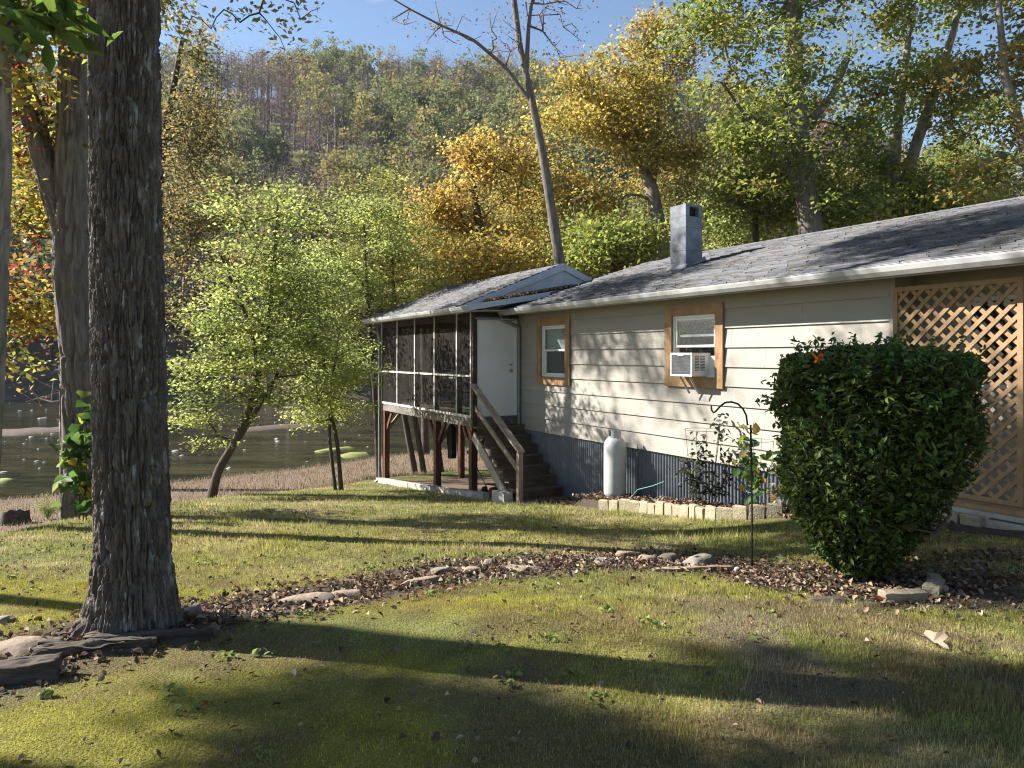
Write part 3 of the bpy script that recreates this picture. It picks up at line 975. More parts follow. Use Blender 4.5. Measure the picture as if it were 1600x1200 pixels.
# gable wall and its rake boards
MB().add([(0.0, -1.2, PE_Z + 0.08), (0.0, PR_A, PR_Z - 0.03), (0.0, 3.3, 1.14), (0.0, 3.3, 0.9), (0.0, -1.2, 0.9), (-0.05, -1.2, PE_Z + 0.08), (-0.05, PR_A, PR_Z - 0.03), (-0.05, 3.3, 1.14), (-0.05, 3.3, 0.9), (-0.05, -1.2, 0.9)],
         [(4, 3, 2, 1, 0), (5, 6, 7, 8, 9), (0, 1, 6, 5), (1, 2, 7, 6)]).build("gable_wall", M['fascia'], porch_roof)
def rake(a0, z0, a1, z1, t, h, nm="rake_board", th_=0.025):
    V = []
    for tt in (t, t + th_):
        V += [(tt, a0, z0), (tt, a1, z1), (tt, a1, z1 - h), (tt, a0, z0 - h)]
    return MB().add(V, [(3, 2, 1, 0), (4, 5, 6, 7), (0, 1, 5, 4), (1, 2, 6, 5), (2, 3, 7, 6), (3, 0, 4, 7)]).build(nm, M['fascia'], porch_roof)
rake(PE_A, PE_Z - 0.004, PR_A - 0.001, PR_Z - 0.004, 0.017, 0.15)
rake(PR_A + 0.001, PR_Z - 0.004, 2.2, PR_Z - 0.004 - 0.400 * (2.2 - PR_A), 0.017, 0.15)
# saddle roof
SE = 0.55
sa0, sa1 = PE_A, 1.35
sz0, sz1 = 0.985, 0.985 + 0.19 * (1.35 - PE_A)
V = [(0.045, sa0, sz0), (SE, sa0, sz0), (SE, 0.40, sz0 + 0.175 * (0.40 - sa0)), (0.045, sa1, sz1)]
V += [(x_, y_, z_ - 0.03) for x_, y_, z_ in V]
MB().add(V, [(0, 1, 2, 3), (7, 6, 5, 4), (0, 4, 5, 1), (1, 5, 6, 2), (2, 6, 7, 3), (3, 7, 4, 0)], col=(0.13, 0.13, 0.135)).build("saddle_roof", M['shingle'], porch_roof)
rake(sa0 - 0.002, sz0 + 0.01, 0.42, sz0 + 0.01 + 0.175 * (0.42 - sa0), SE + 0.001, 0.115, "saddle_fascia")
BX("saddle_soffit", M['siding_old'], porch_roof, 0.045, SE, PA0 + 0.0, -0.46, 0.90, 0.912)
gutter(PT0 - 0.42, SE + 0.01, PE_A + 0.035, 0.965, house)
BX("soffit", M['siding_old'], house, PT0 - 0.38, SE - 0.01, PE_A + 0.04, PA0 + 0.03, 0.885, 0.897)
BX("fascia_board", M['fascia'], house, PT0 - 0.40, SE - 0.005, PE_A + 0.038, PE_A + 0.06, 0.86, 0.955)

# downspouts
MB().tube([(PT0 - 0.28, PE_A - 0.02, 0.86), (PT0 - 0.28, PE_A - 0.01, 0.78), (PT0 - 0.15, PE_A + 0.12, 0.68), (PT0 - 0.04, PA0 - 0.09, 0.60), (PT0 - 0.02, PA0 - 0.06, 0.45), (PT0 - 0.02, PA0 - 0.06, -3.35), (PT0 - 0.06, PA0 - 0.16, -3.45)], 0.042, 8).build("downspout", M['spout'], house)
MB().tube([(0.06, -0.49, 0.84), (0.08, -0.46, 0.74), (0.11, -0.25, 0.66), (0.115, -0.075, 0.60), (0.115, -0.07, 0.45), (0.115, -0.07, -1.50)], 0.038, 8).build("downspout", M['spout'], house)

# steps
st = empty("stairs", (0, 0, 0), 0, house)
st["label"] = "weathered wooden steps with one handrail up to the porch door"
NST, RISE, RUN = 7, 0.178, 0.245
for i in range(NST):
    zt = -1.46 - RISE * i
    ta = 0.03 + RUN * i
    BX("tread", M['tread'], st, ta, ta + RUN + 0.025, PA0 - 0.02, -0.03, zt - 0.038, zt)
    BX("riser", M['tread'], st, ta + RUN - 0.022, ta + RUN - 0.002, PA0 + 0.06, -0.04, zt - RISE, zt - 0.040)
BX("tread", M['tread'], st, 0.03 + RUN * NST, 0.03 + RUN * NST + 0.30, PA0 + 0.05, -0.05, -2.74, -2.70)
for a_, m_ in ((PA0 + 0.03, 'stringer'), (-0.06, 'tread')):
    MB().bar((0.04, a_, -1.66), (1.86, a_, -2.98), 0.04, 0.20, side=(0, 1, 0)).build("stringer", M[m_], st)
BX("newel_post", M['rail'], st, 1.93, 2.02, PA0 - 0.03, PA0 + 0.06, -2.85, -1.79)
MB().bar((0.06, PA0 + 0.0, -0.60), (2.05, PA0 + 0.01, -1.77), 0.14, 0.04, side=(0, 1, 0)).build("handrail", M['rail'], st)
MB().bar((0.06, PA0 + 0.055, -1.08), (1.95, PA0 + 0.055, -2.18), 0.04, 0.09, side=(0, 1, 0)).build("lower_rail", M['rail'], st)

# ------------------------------------------------------------------ things on and around the house
def house_thing(name, t, a, z, label, cat, group=None):
    o = empty(name, LW(t, a, z), HOUSE_RZ)
    return tag(o, label, cat, group)

# lattice screen
LT0, LT1, LZ0, LZ1 = 8.60, 9.92, -1.46, 0.75
lat = house_thing("lattice_screen", LT0, -0.10, LZ0, "tall diagonal wooden lattice panel standing against the cottage behind the bush", "lattice")
LW_, LH_ = LT1 - LT0, LZ1 - LZ0
for args in ((0, 0.05, -0.03, 0.03, 0, LH_), (LW_ - 0.05, LW_, -0.03, 0.03, 0, LH_), (0.051, LW_ - 0.051, -0.028, 0.028, LH_ - 0.05, LH_), (0.051, LW_ - 0.051, -0.028, 0.028, 0, 0.05)):
    BX("frame_rail", M['lattice'], lat, *args)

def clip_poly(poly, x0, x1, z0, z1):
    def half(ps, f, inter):
        out = []
        for i, p in enumerate(ps):
            q = ps[(i + 1) % len(ps)]
            if f(p):
                out.append(p)
                if not f(q): out.append(inter(p, q))
            elif f(q):
                out.append(inter(p, q))
        return out
    def ix(c):
        return lambda p, q: (c, p[1] + (q[1] - p[1]) * (c - p[0]) / (q[0] - p[0]))
    def iz(c):
        return lambda p, q: (p[0] + (q[0] - p[0]) * (c - p[1]) / (q[1] - p[1]), c)
    for f, g in ((lambda p: p[0] >= x0, ix(x0)), (lambda p: p[0] <= x1, ix(x1)), (lambda p: p[1] >= z0, iz(z0)), (lambda p: p[1] <= z1, iz(z1))):
        if poly:
            poly = half(poly, f, g)
    return poly
for sgn, y0, y1 in ((1, -0.020, -0.009), (-1, -0.008, 0.003)):
    c = -LH_ - 0.2
    while c < LW_ + LH_:
        w2 = 0.040 * math.sqrt(2) / 2
        if sgn > 0:
            poly = [(c - w2, 0 - 0.1), (c + w2, 0 - 0.1), (c + w2 + LH_ + 0.2, LH_ + 0.1), (c - w2 + LH_ + 0.2, LH_ + 0.1)]
        else:
            poly = [(LW_ - c + w2, -0.1), (LW_ - c - w2, -0.1), (LW_ - c - w2 - LH_ - 0.2, LH_ + 0.1), (LW_ - c + w2 - LH_ - 0.2, LH_ + 0.1)]
        poly = clip_poly(poly, 0.045, LW_ - 0.045, 0.045, LH_ - 0.045)
        if poly and len(poly) >= 3:
            MB().prism(poly, y0, y1).build("lattice_slat", M['lattice'], lat)
        c += 0.158
sill = house_thing("deck_board", 8.75, -0.2, -1.62, "weathered board stack under the lattice panel", "boards")
for i, (w_, zz) in enumerate(((0.30, 0.0), (0.26, 0.06), (0.22, 0.11))):
    BX("plank", M['greywood'] if i < 2 else M['lattice'], sill, 0.02 * i, 3.2, -w_ + 0.1, 0.18, zz - 0.25 if i == 0 else zz, zz + 0.045)

# air conditioner
ac = house_thing("air_conditioner", 5.145, 0.0, -0.31, "white window air conditioner with dark grille propped in the cottage window", "air conditioner")
AW, AD, AH = 0.465, 0.30, 0.345
b = MB()
b.box(0, AW, -AD, 0.05, 0.0, AH)
b.build("body", M['acwhite'], ac)
b = MB()
b.box(0, 0.025, -AD - 0.012, -AD - 0.001, 0, AH).box(AW - 0.025, AW, -AD - 0.012, -AD - 0.001, 0, AH).box(0.026, AW - 0.026, -AD - 0.011, -AD - 0.001, AH - 0.028, AH).box(0.026, AW - 0.026, -AD - 0.011, -AD - 0.001, 0, 0.025)
b.box(AW * 0.36, AW * 0.62, -AD - 0.016, -AD - 0.0115, AH - 0.045, AH - 0.012)
b.build("front_bezel", M['acwhite'], ac)
gr = BX("grille", M['grille'], ac, 0.026, AW - 0.026, -AD - 0.004, -AD - 0.001, 0.026, AH - 0.029)
for i in range(14):
    MB().box(0.027, AW - 0.027, -AD - 0.007, -AD - 0.0045, 0.04 + i * 0.02, 0.048 + i * 0.02).build("grille_bar", M['grille'], gr)
for k, y0 in enumerate((-AD + 0.045, -AD + 0.155)):
    v = BX("side_vent", M['grille'], ac, AW + 0.0005, AW + 0.002, y0, y0 + 0.085, 0.085, AH - 0.05)
    for i in range(9):
        MB().bar((AW + 0.006, y0 + 0.002, 0.10 + i * 0.0225), (AW + 0.006, y0 + 0.083, 0.094 + i * 0.0225), 0.006, 0.009, side=(1, 0, 0)).build("louvre", M['acwhite'], v)
for x_ in (0.16, 0.36):
    MB().bar((x_, -AD + 0.04, -0.005), (x_ + 0.06, -0.13, -0.26), 0.012, 0.03).build("prop_bracket", M['bracket'], ac)
BX("filler_panel", M['white'], ac, AW + 0.004, AW + 0.15, 0.02, 0.03, 0.02, 0.30)

# propane cylinder
tz = -2.36
tank = house_thing("propane_tank", 3.84, -0.36, tz, "tall white propane cylinder against the corrugated skirting", "gas cylinder")
prof = [(0.0, 0.02), (0.15, 0.02), (0.178, 0.05), (0.185, 0.10), (0.185, 0.84), (0.180, 0.89), (0.160, 0.94), (0.12, 0.985), (0.06, 1.01), (0.0, 1.015)]
MB().lathe(prof, 32).build("cylinder", M['tank'], tank, True)
MB().lathe([(0.15, -0.03), (0.152, 0.03), (0.145, 0.03), (0.143, -0.03), (0.15, -0.03)], 28).build("foot_ring", M['tank'], tank, True)
col_ = MB()
for k in range(24):
    a0, a1 = 2 * math.pi * k / 24, 2 * math.pi * (k + 1) / 24
    if 3 <= k <= 7 or 15 <= k <= 18:
        zz0, zz1 = 0.98, 1.02
    else:
        zz0, zz1 = 0.98, 1.12
    r0, r1 = 0.10, 0.106
    col_.add([(r * math.cos(a), r * math.sin(a), zq) for zq in (zz0, zz1) for r in (r0, r1) for a in (a0, a1)],
             [(0, 1, 5, 4), (3, 2, 6, 7), (4, 5, 7, 6), (0, 4, 6, 2), (1, 3, 7, 5)])
col_.build("collar", M['tank'], tank, False)
MB().tube([(0, 0, 1.01), (0, 0, 1.07)], 0.022, 10).tube([(0, 0, 1.07), (0, 0, 1.095)], 0.038, 12).build("valve", M['brass'], tank)
MB().tube([(-0.02, 0.0, 1.05), (-0.10, 0.0, 1.08), (-0.22, 0.05, 1.05), (-0.30, 0.10, 0.93), (-0.29, 0.20, 0.78), (-0.22, 0.33, 0.72)], 0.009, 6).build("hose", M['rubber'], tank, True)
MB().tube([(-0.09, 0.0, 1.06), (-0.13, 0.0, 1.075)], 0.03, 10).build("regulator", M['brass'], tank)

# furniture inside the porch
tb = house_thing("porch_table", -3.2, 0.4, FLOOR_Z, "dim table with a pale cloth inside the screened porch", "table")
MB().lathe([(0.0, 0.72), (0.55, 0.72), (0.55, 0.74), (0.0, 0.745)], 24).build("table_top", M['cloth'], tb)
MB().tube([(0, 0, 0.03), (0, 0, 0.72)], 0.04, 10).build("pedestal", M['black'], tb)
MB().lathe([(0.0, 0.0), (0.28, 0.0), (0.26, 0.03), (0.0, 0.04)], 20).build("table_base", M['black'], tb)
CH_LABELS = ("dark metal chair inside the porch nearest the far corner post", "dark metal chair inside the porch near the middle screens")
for (t_, a_, r_), lab in zip(((-4.5, 0.1, 0.2), (-2.0, -0.3, 2.6)), CH_LABELS):
    p = LW(t_, a_, FLOOR_Z)
    c_ = empty("porch_chair", p, HOUSE_RZ + r_)
    tag(c_, lab, "chair", "chairs inside the porch")
    BX("seat", M['black'], c_, -0.23, 0.23, -0.23, 0.23, 0.42, 0.46)
    for x_ in (-0.21, 0.21):
        for y_ in (-0.21, 0.21):
            MB().tube([(x_, y_, 0), (x_, y_, 0.42)], 0.014, 6).build("leg", M['grille'], c_)
        MB().tube([(x_, 0.21, 0.46), (x_, 0.30, 0.95)], 0.014, 6).build("back_post", M['grille'], c_)
    for k in range(5):
        MB().bar((-0.2, 0.225 + 0.018 * k, 0.55 + 0.09 * k), (0.2, 0.225 + 0.018 * k, 0.55 + 0.09 * k), 0.01, 0.03).build("back_slat", M['grille'], c_)

# push mower under the steps
gm = gz(*LW(0.0, -0.5, 0)[:2])
mw = house_thing("push_mower", 0.25, -0.60, gm, "push mower stored under the porch steps with its black handle slanting up", "mower")
MB().lathe([(0.0, 0.10), (0.24, 0.10), (0.25, 0.14), (0.22, 0.20), (0.10, 0.23), (0.0, 0.23)], 16).build("deck", M['mower'], mw, True)
MB().tube([(0, 0, 0.23), (0, 0, 0.36)], [0.11, 0.10], 12).build("engine", M['grille'], mw)
for x_, r_ in ((-0.26, 0.11), (0.26, 0.09)):
    for y_ in (-0.22, 0.22):
        MB().tube([(x_, y_ - 0.025, r_), (x_, y_ + 0.025, r_)], r_, 16).build("wheel", M['rubber'], mw)
hnd = MB()
for y_ in (-0.18, 0.18):
    hnd.tube([(-0.22, y_, 0.18), (-1.05, y_, 0.78), (-1.20, y_, 0.84)], 0.013, 7)
hnd.tube([(-1.20, -0.18, 0.84), (-1.20, 0.18, 0.84)], 0.013, 7)
hnd.build("handle", M['blackmetal'], mw)

# things hung below the porch floor
hb = house_thing("hanging_bag", -1.62, PA0 + 0.30, -2.36, "long black bag hung beside the middle porch post", "bag")
bag = MB()
poly = [(-0.10, 0.0), (0.10, 0.02), (0.11, 0.45), (0.10, 0.72), (-0.02, 0.78), (-0.11, 0.70), (-0.12, 0.3)]
bag.prism(poly, -0.06, 0.06)
bag.build("bag_body", M['black'], hb)
MB().lathe([(0.0, -0.005), (0.10, 0.0), (0.12, 0.02), (0.09, 0.03)], 16).build("grey_panel", M['grille'], hb)
hb.children[-1].rotation_euler = (math.radians(90), 0, 0)
hb.children[-1].location = (-0.16, 0.0, 0.42)
hb.children[-1].scale = (0.7, 2.0, 1)
MB().tube([(-0.02, 0, 0.76), (-0.04, 0, 0.87)], 0.012, 6).build("strap", M['black'], hb)
hs_ = house_thing("hanging_strap", -0.75, PA0 + 0.55, -2.22, "black webbing straps dangling under the porch near its corner post", "strap")
for k, (x0_, x1_, zl) in enumerate(((0.0, 0.10, 0.25), (0.04, -0.06, 0.40), (0.09, 0.05, 0.0))):
    MB().tube([(x0_, 0.02 * k, 0.73), (x0_ + 0.03, 0.02 * k, 0.55), (x1_, 0.02 * k, zl + 0.1), (x1_ + 0.02, 0.02 * k, zl)], [0.02, 0.035, 0.04, 0.03], 6).build("webbing", M['black'], hs_)

# timbers and block at the foot of the porch
def ground_beam(p, q, w, h, name, mat, label, cat, group=None):
    a, b_ = Vector(p), Vector(q)
    a.z, b_.z = gz(a.x, a.y) + h * 0.4, gz(b_.x, b_.y) + h * 0.4
    o = MB().bar(a, b_, w, h).build(name, M[mat], None)
    tag(o, label, cat, group)
    return o
ground_beam(LW(PT0 - 0.1, PA0 - 0.05, 0), LW(-3.3, PA0 - 0.06, 0), 0.14, 0.14, "ground_timber", 'greywood', "grey landscape timber on the ground between the far and middle porch posts", "timber")
ground_beam(LW(-3.25, PA0 - 0.06, 0), LW(0.9, PA0 - 0.12, 0), 0.14, 0.14, "ground_timber", 'greywood', "pale timber on the ground from the middle porch post to the concrete block", "timber")
ground_beam(LW(-3.0, 2.2, 0), LW(-0.2, 2.0, 0), 0.13, 0.13, "ground_timber", 'rail', "brown timber lying on the ground behind the porch posts", "timber")
pb = LW(1.55, PA0 - 0.12, 0)
cb = empty("concrete_block", (pb.x, pb.y, gz(pb.x, pb.y) - 0.02), HOUSE_RZ + 0.1)
tag(cb, "pale concrete block at the foot of the wooden steps", "block")
b = MB()
b.box(-0.2, 0.2, -0.10, -0.07, 0, 0.2).box(-0.2, 0.2, 0.07, 0.10, 0, 0.2)
for x_ in (-0.2, -0.015, 0.17):
    b.box(x_, x_ + 0.03, -0.0695, 0.0695, 0, 0.198)
b.build("shell", M['concrete'], cb)

# planting bed along the wall
def bed_z(t):
    return -2.38 + 0.108 * (t - 3.8)
bt = np.linspace(2.9, 11.5, 70)
ba = np.linspace(-0.74, 0.0, 12)
V, C = [], []
for t in bt:
    for a in ba:
        p = LW(t, a, 0)
        g = gz(p.x, p.y)
        edge = smooth(-0.74, -0.66, a) * smooth(2.9, 3.4, t)
        zz = g - 0.05 + (max(bed_z(t) - g, 0.03) + 0.05 + 0.05 * (float(fbm(np.array([p.x * 4]), np.array([p.y * 4]), seed=51)[0]) - 0.5)) * float(edge)
        V.append((p.x, p.y, zz))
        C.append((0.060, 0.044, 0.033))
n_ = len(ba)
Fs = np.array([(i * n_ + j, i * n_ + j + 1, (i + 1) * n_ + j + 1, (i + 1) * n_ + j) for i in range(len(bt) - 1) for j in range(n_ - 1)])
tag(mk("soil_bed", V, Fs, M['ground'], None, True, np.array(C)), "raised soil bed along the skirting", kind="structure")

def resample(pts, step):
    pts = [np.array(p[:2]) for p in pts]
    out, acc = [pts[0]], 0.0
    for a, b_ in zip(pts[:-1], pts[1:]):
        L_ = np.linalg.norm(b_ - a)
        s = step - acc
        while s <= L_:
            out.append(a + (b_ - a) * s / L_)
            s += step
        acc = (acc + L_) % step if L_ > 0 else acc
        acc = L_ - (s - step)
    return out

def edging(name, pxs, label, step=0.205, h=0.2):
    root = empty(name, G(*pxs[0]))
    tag(root, label, "edging")
    pts = resample([G(*p) for p in pxs], step)
    for i in range(len(pts) - 1):
        a, b_ = pts[i], pts[i + 1]
        d = b_ - a
        ang = math.atan2(d[1], d[0]) + random.uniform(-0.10, 0.10)
        c = (a + b_) / 2
        w, dp, hh = np.linalg.norm(d) * random.uniform(0.86, 0.97), random.uniform(0.08, 0.11), h * random.uniform(0.86, 1.1)
        V, k = [], 0.012
        for zz, ins in ((0, 0), (hh - k, 0), (hh, k)):
            for sx, sy in ((-1, -1), (1, -1), (1, 1), (-1, 1)):
                V.append((sx * (w / 2 - ins) + random.uniform(-0.006, 0.006), sy * (dp / 2 - ins) + random.uniform(-0.006, 0.006), zz + random.uniform(-0.005, 0.005)))
        Fs = [(3, 2, 1, 0), (8, 9, 10, 11)] + [(r * 4 + q, r * 4 + (q + 1) % 4, (r + 1) * 4 + (q + 1) % 4, (r + 1) * 4 + q) for r in (0, 1) for q in range(4)]
        o = MB().add(V, Fs).build("brick", M['brick'], root)
        o.location = (c[0] - root.location.x, c[1] - root.location.y, gz(*c) - root.location.z - 0.025)
        o.rotation_euler = (random.uniform(-0.06, 0.06), random.uniform(-0.04, 0.04), ang)
    return root
edging("brick_edging", [(938, 797), (1000, 800), (1060, 806), (1112, 813), (1180, 811), (1240, 806)], "low row of upright tan edging blocks along the planted bed")
edging("brick_edging", [(1440, 817), (1490, 822), (1545, 829), (1562, 818), (1640, 815)], "tan edging blocks below the lattice behind the bush", 0.21, 0.17)

# ------------------------------------------------------------------ rocks, timbers, stump
def rock_mesh(name, sx, sy, sz, mat, seed, sub=3, flat=0.0):
    import bmesh
    bm = bmesh.new()
    bmesh.ops.create_icosphere(bm, subdivisions=sub, radius=1.0)
    V = np.array([v.co[:] for v in bm.verts])
    r = 0.72 + 0.55 * fbm(V[:, 0] * 1.3 + seed * 3.1, V[:, 1] * 1.3, V[:, 2] * 1.3, seed=seed, octaves=4)
    V = V * r[:, None]
    for k in range(9):     # chop facets
        rs = np.random.default_rng(seed * 10 + k)
        n = rs.normal(size=3)
        n[2] = abs(n[2]) * 0.7
        n /= np.linalg.norm(n)
        d = V @ n
        lim = rs.uniform(0.42, 0.7)
        V = V - np.outer(np.maximum(d - lim, 0) * 0.95, n)
    V[:, 2] = np.where(V[:, 2] > 1 - flat, 1 - flat + (V[:, 2] - 1 + flat) * 0.2, V[:, 2])
    V *= np.array([sx, sy, sz])
    Fs = np.array([[v.index for v in f.verts] for f in bm.faces])
    bm.free()
    return raw_mesh(name, V, Fs, mat, True)

def put_rock(px, py, w, d, h, label, mat='rock', rz=0.0, seed=1, flat=0.5, name="border_rock", group=None, sink=0.25):
    p = G(px, py)
    h *= 0.70
    o = link(name, rock_mesh(name, w / 2 * 1.25, d / 2 * 1.1, h, M[mat], seed, 3, flat), None, (p.x, p.y, p.z + h * 0.2), rz)
    return tag(o, label, "rock", group)

put_rock(1097, 884, 0.42, 0.25, 0.19, "largest squared grey boulder in the rock border near the shepherd hook", 'rockgrey', 0.1, 3)
put_rock(1042, 876, 0.24, 0.2, 0.12, "rounded tan rock beside the squared boulder in the border", 'rock', 0.4, 4)
put_rock(975, 871, 0.30, 0.2, 0.12, "flat-topped cream rock at the far edge of the rock border", 'rock', 0.1, 5)
put_rock(1010, 877, 0.26, 0.2, 0.10, "low tan rock between the cream and rounded border rocks", 'rock', -0.2, 6)
put_rock(935, 878, 0.26, 0.2, 0.07, "small dark flat rock in the mulch left of the cream rock", 'rockgrey', 0.3, 7)
put_rock(815, 892, 0.40, 0.22, 0.07, "long flat pale stone lying in the border beside the leaf pile", 'rock', 0.1, 8)
put_rock(765, 884, 0.14, 0.12, 0.12, "small upright pointed stone in the border", 'rockgrey', 0.5, 9, 0.0)
put_rock(738, 895, 0.28, 0.22, 0.10, "tan stone next to the pointed border stone", 'rock', 0.2, 10)
put_rock(685, 898, 0.20, 0.15, 0.11, "dark rounded stone at the head of the long sloping slab", 'rockgrey', 0.6, 12)
put_rock(655, 912, 0.45, 0.2, 0.09, "long sloping tan slab in the middle of the rock border", 'rock', 0.55, 11)
put_rock(540, 932, 0.30, 0.2, 0.08, "pale flat stone between the two border slabs", 'rock', 0.3, 13)
put_rock(465, 942, 0.42, 0.22, 0.09, "reddish flat slab in the border among dead leaves", 'rock', 0.2, 14)
put_rock(300, 962, 0.20, 0.14, 0.13, "pale angular stone in the leaves beside the big trunk", 'rockgrey', 0.9, 15, 0.1)
put_rock(1152, 892, 0.09, 0.08, 0.07, "small white stone at the foot of the shepherd hook", 'riverrock', 0.2, 16)
put_rock(1222, 896, 0.18, 0.12, 0.05, "small pale flat stone among leaves left of the bush", 'rock', 0.2, 17)
put_rock(1305, 942, 0.30, 0.16, 0.09, "dark mossy stone at the front of the bush bed", 'timber', -0.1, 18)
put_rock(25, 1018, 0.42, 0.36, 0.12, "flat tan slab beside the big trunk's root", 'rock', 0.6, 19, 0.5)
put_rock(8, 972, 0.13, 0.1, 0.07, "small grey stone on the grass behind the tan slab", 'rockgrey', 0.4, 21)
put_rock(940, 1070, 0.05, 0.04, 0.03, "tiny reddish pebble in the shaded grass", 'rock', 0.4, 22)

def slab(name, px, py, w, d, h, rz, mat, label, cat, jitter=0.02, up=0.0):
    p = G(px, py)
    xs, ys, zs = np.linspace(-w / 2, w / 2, 14), np.linspace(-d / 2, d / 2, 5), np.linspace(0, h, 4)
    import bmesh
    bm = bmesh.new()
    bmesh.ops.create_cube(bm, size=1.0)
    bmesh.ops.subdivide_edges(bm, edges=bm.edges[:], cuts=13, use_grid_fill=True)
    V = np.array([v.co[:] for v in bm.verts]) * np.array([w, d, h])
    n = np.stack([fbm(V[:, 0] * 7 + k * 9, V[:, 1] * 26, V[:, 2] * 26, seed=60 + k, gain=0.65) - 0.5 for k in range(3)], 1)
    V = V + n * 2 * jitter
    Fs = np.array([[v.index for v in f.verts] for f in bm.faces])
    bm.free()
    o = link(name, raw_mesh(name, V, Fs, M[mat], False), None, (p.x, p.y, p.z + h * 0.42 + up), rz)
    return tag(o, label, cat)
slab("edging_stone", 35, 1062, 0.32, 0.11, 0.10, 0.35, 'timber', "dark grey block with a yellow leaf at the border's left end", "stone", 0.02)
slab("rotten_log", 150, 1022, 0.58, 0.10, 0.07, 0.20, 'timber', "split rotten timber lying in front of the big trunk", "log", 0.04)
slab("rotten_log", 235, 1003, 0.70, 0.06, 0.06, 0.16, 'timber', "thin rotten timber strip against the big trunk's base", "log", 0.03)
slab("landscape_block", 1412, 940, 0.32, 0.10, 0.08, 0.06, 'brick', "long tan edging block lying in front of the bush", "block", 0.008)
slab("landscape_block", 1458, 930, 0.20, 0.11, 0.09, 0.9, 'brick', "short tan edging block set at an angle beside the bush", "block", 0.008)
slab("landscape_block", 1462, 912, 0.18, 0.09, 0.06, 1.25, 'rockgrey', "grey paver edge behind the angled tan block", "block", 0.008)
slab("fallen_stick", 1085, 893, 0.75, 0.05, 0.04, 0.12, 'rail', "bleached broken branch lying in front of the squared boulder", "stick", 0.03)
slab("hook_base_brick", 1174, 897, 0.16, 0.08, 0.05, 0.05, 'rock', "flat tan brick under the shepherd hook", "brick", 0.006, -0.02)

# hollow stump
p = G(22, 818)
stump = empty("stump", p)
tag(stump, "hollow dark cut stump at the lawn's edge beside the pale green weed", "stump")
n, hh, R_ = 40, 0.36, 0.30
V, Fs = [], []
for k in range(n):
    a = 2 * math.pi * k / n
    lob = 1 + 0.12 * math.sin(3 * a + 1) + 0.06 * math.sin(7 * a)
    top = hh * (0.75 + 0.3 * math.sin(a * 1.0 + 2.6) + 0.06 * math.sin(9 * a))
    for r, z_ in ((R_ * lob * 1.18, -0.1), (R_ * lob, 0.12), (R_ * lob * 0.97, top), (R_ * lob * 0.72, top - 0.02), (R_ * lob * 0.6, 0.05), (0.01, 0.03)):
        V.append((r * math.cos(a), r * math.sin(a), z_))
for k in range(n):
    for j in range(5):
        Fs.append((k * 6 + j, ((k + 1) % n) * 6 + j, ((k + 1) % n) * 6 + j + 1, k * 6 + j + 1))
mk("stump_shell", V, np.array(Fs), M['timber'], stump, False)

# shepherd hook
p = G(1175, 892)
sh = empty("shepherd_hook", p)
tag(sh, "black iron shepherd hook standing in the rock border", "garden hook")
hz = (893 - 640) / F * p.y
s_ = p.y / F
pts = [(0, 0, -0.05), (0, 0, 0.5), (-2 * s_, 0, hz - 25 * s_)]
for (qx, qy) in ((1168, 665), (1166, 650), (1161, 640), (1153, 632), (1143, 629), (1133, 630), (1125, 636), (1119, 643), (1115, 646), (1112, 642), (1111, 634)):
    pts.append(((qx - 1175) * s_, 0, (893 - qy) * s_))
MB().tube(pts, [0.0085] * (len(pts) - 1) + [0.007], 8).build("rod", M['blackmetal'], sh, True)
MB().tube([(-0.10, 0, 0.05), (0.0, 0, 0.055), (0.10, 0, 0.05)], 0.006, 6).build("foot_bar", M['blackmetal'], sh)

# stones and weed mats in the river
def river_rock(px, py, w, h, seed):
    q = WP(px, py)
    o = link("river_rock", RR[seed % len(RR)], None, (q.x, q.y, WATER_Z + 0.01), seed * 1.7)
    o.scale = (w / 2, w / 2 * 0.8, h)
    return tag(o, "pale stone breaking the surface of the river", "rock", "pale stones in the river")
RR = [rock_mesh("river_rock", 1, 1, 1, M['riverrock'], 90 + k, 2, 0.2) for k in range(5)]
spots = [(15, 630, 5), (32, 642, 8), (50, 641, 5), (72, 640, 5), (62, 654, 12), (71, 653, 12), (92, 656, 5), (93, 662, 4), (49, 683, 9), (42, 687, 5), (73, 685, 6), (91, 688, 5), (38, 693, 7), (60, 702, 6), (8, 690, 4), (57, 721, 11), (70, 723, 9), (38, 718, 6),
         (62, 732, 7), (5, 738, 14), (88, 748, 5), (28, 713, 4), (66, 677, 4), (82, 678, 7), (435, 690, 12), (462, 656, 8), (470, 645, 8), (358, 732, 18), (275, 705, 14), (284, 712, 12), (430, 660, 6), (415, 640, 5), (478, 690, 6), (432, 686, 10), (562, 680, 5), (575, 698, 6), (480, 722, 8), (382, 703, 7), (455, 668, 6), (540, 690, 5), (300, 690, 8), (320, 668, 7), (500, 665, 6), (530, 660, 5), (345, 655, 6), (286, 660, 7)]
for i, (x_, y_, w_) in enumerate(spots):
    q = WP(x_, y_)
    river_rock(x_, y_, w_ * q.y / F, w_ * q.y / F * 0.17, i)

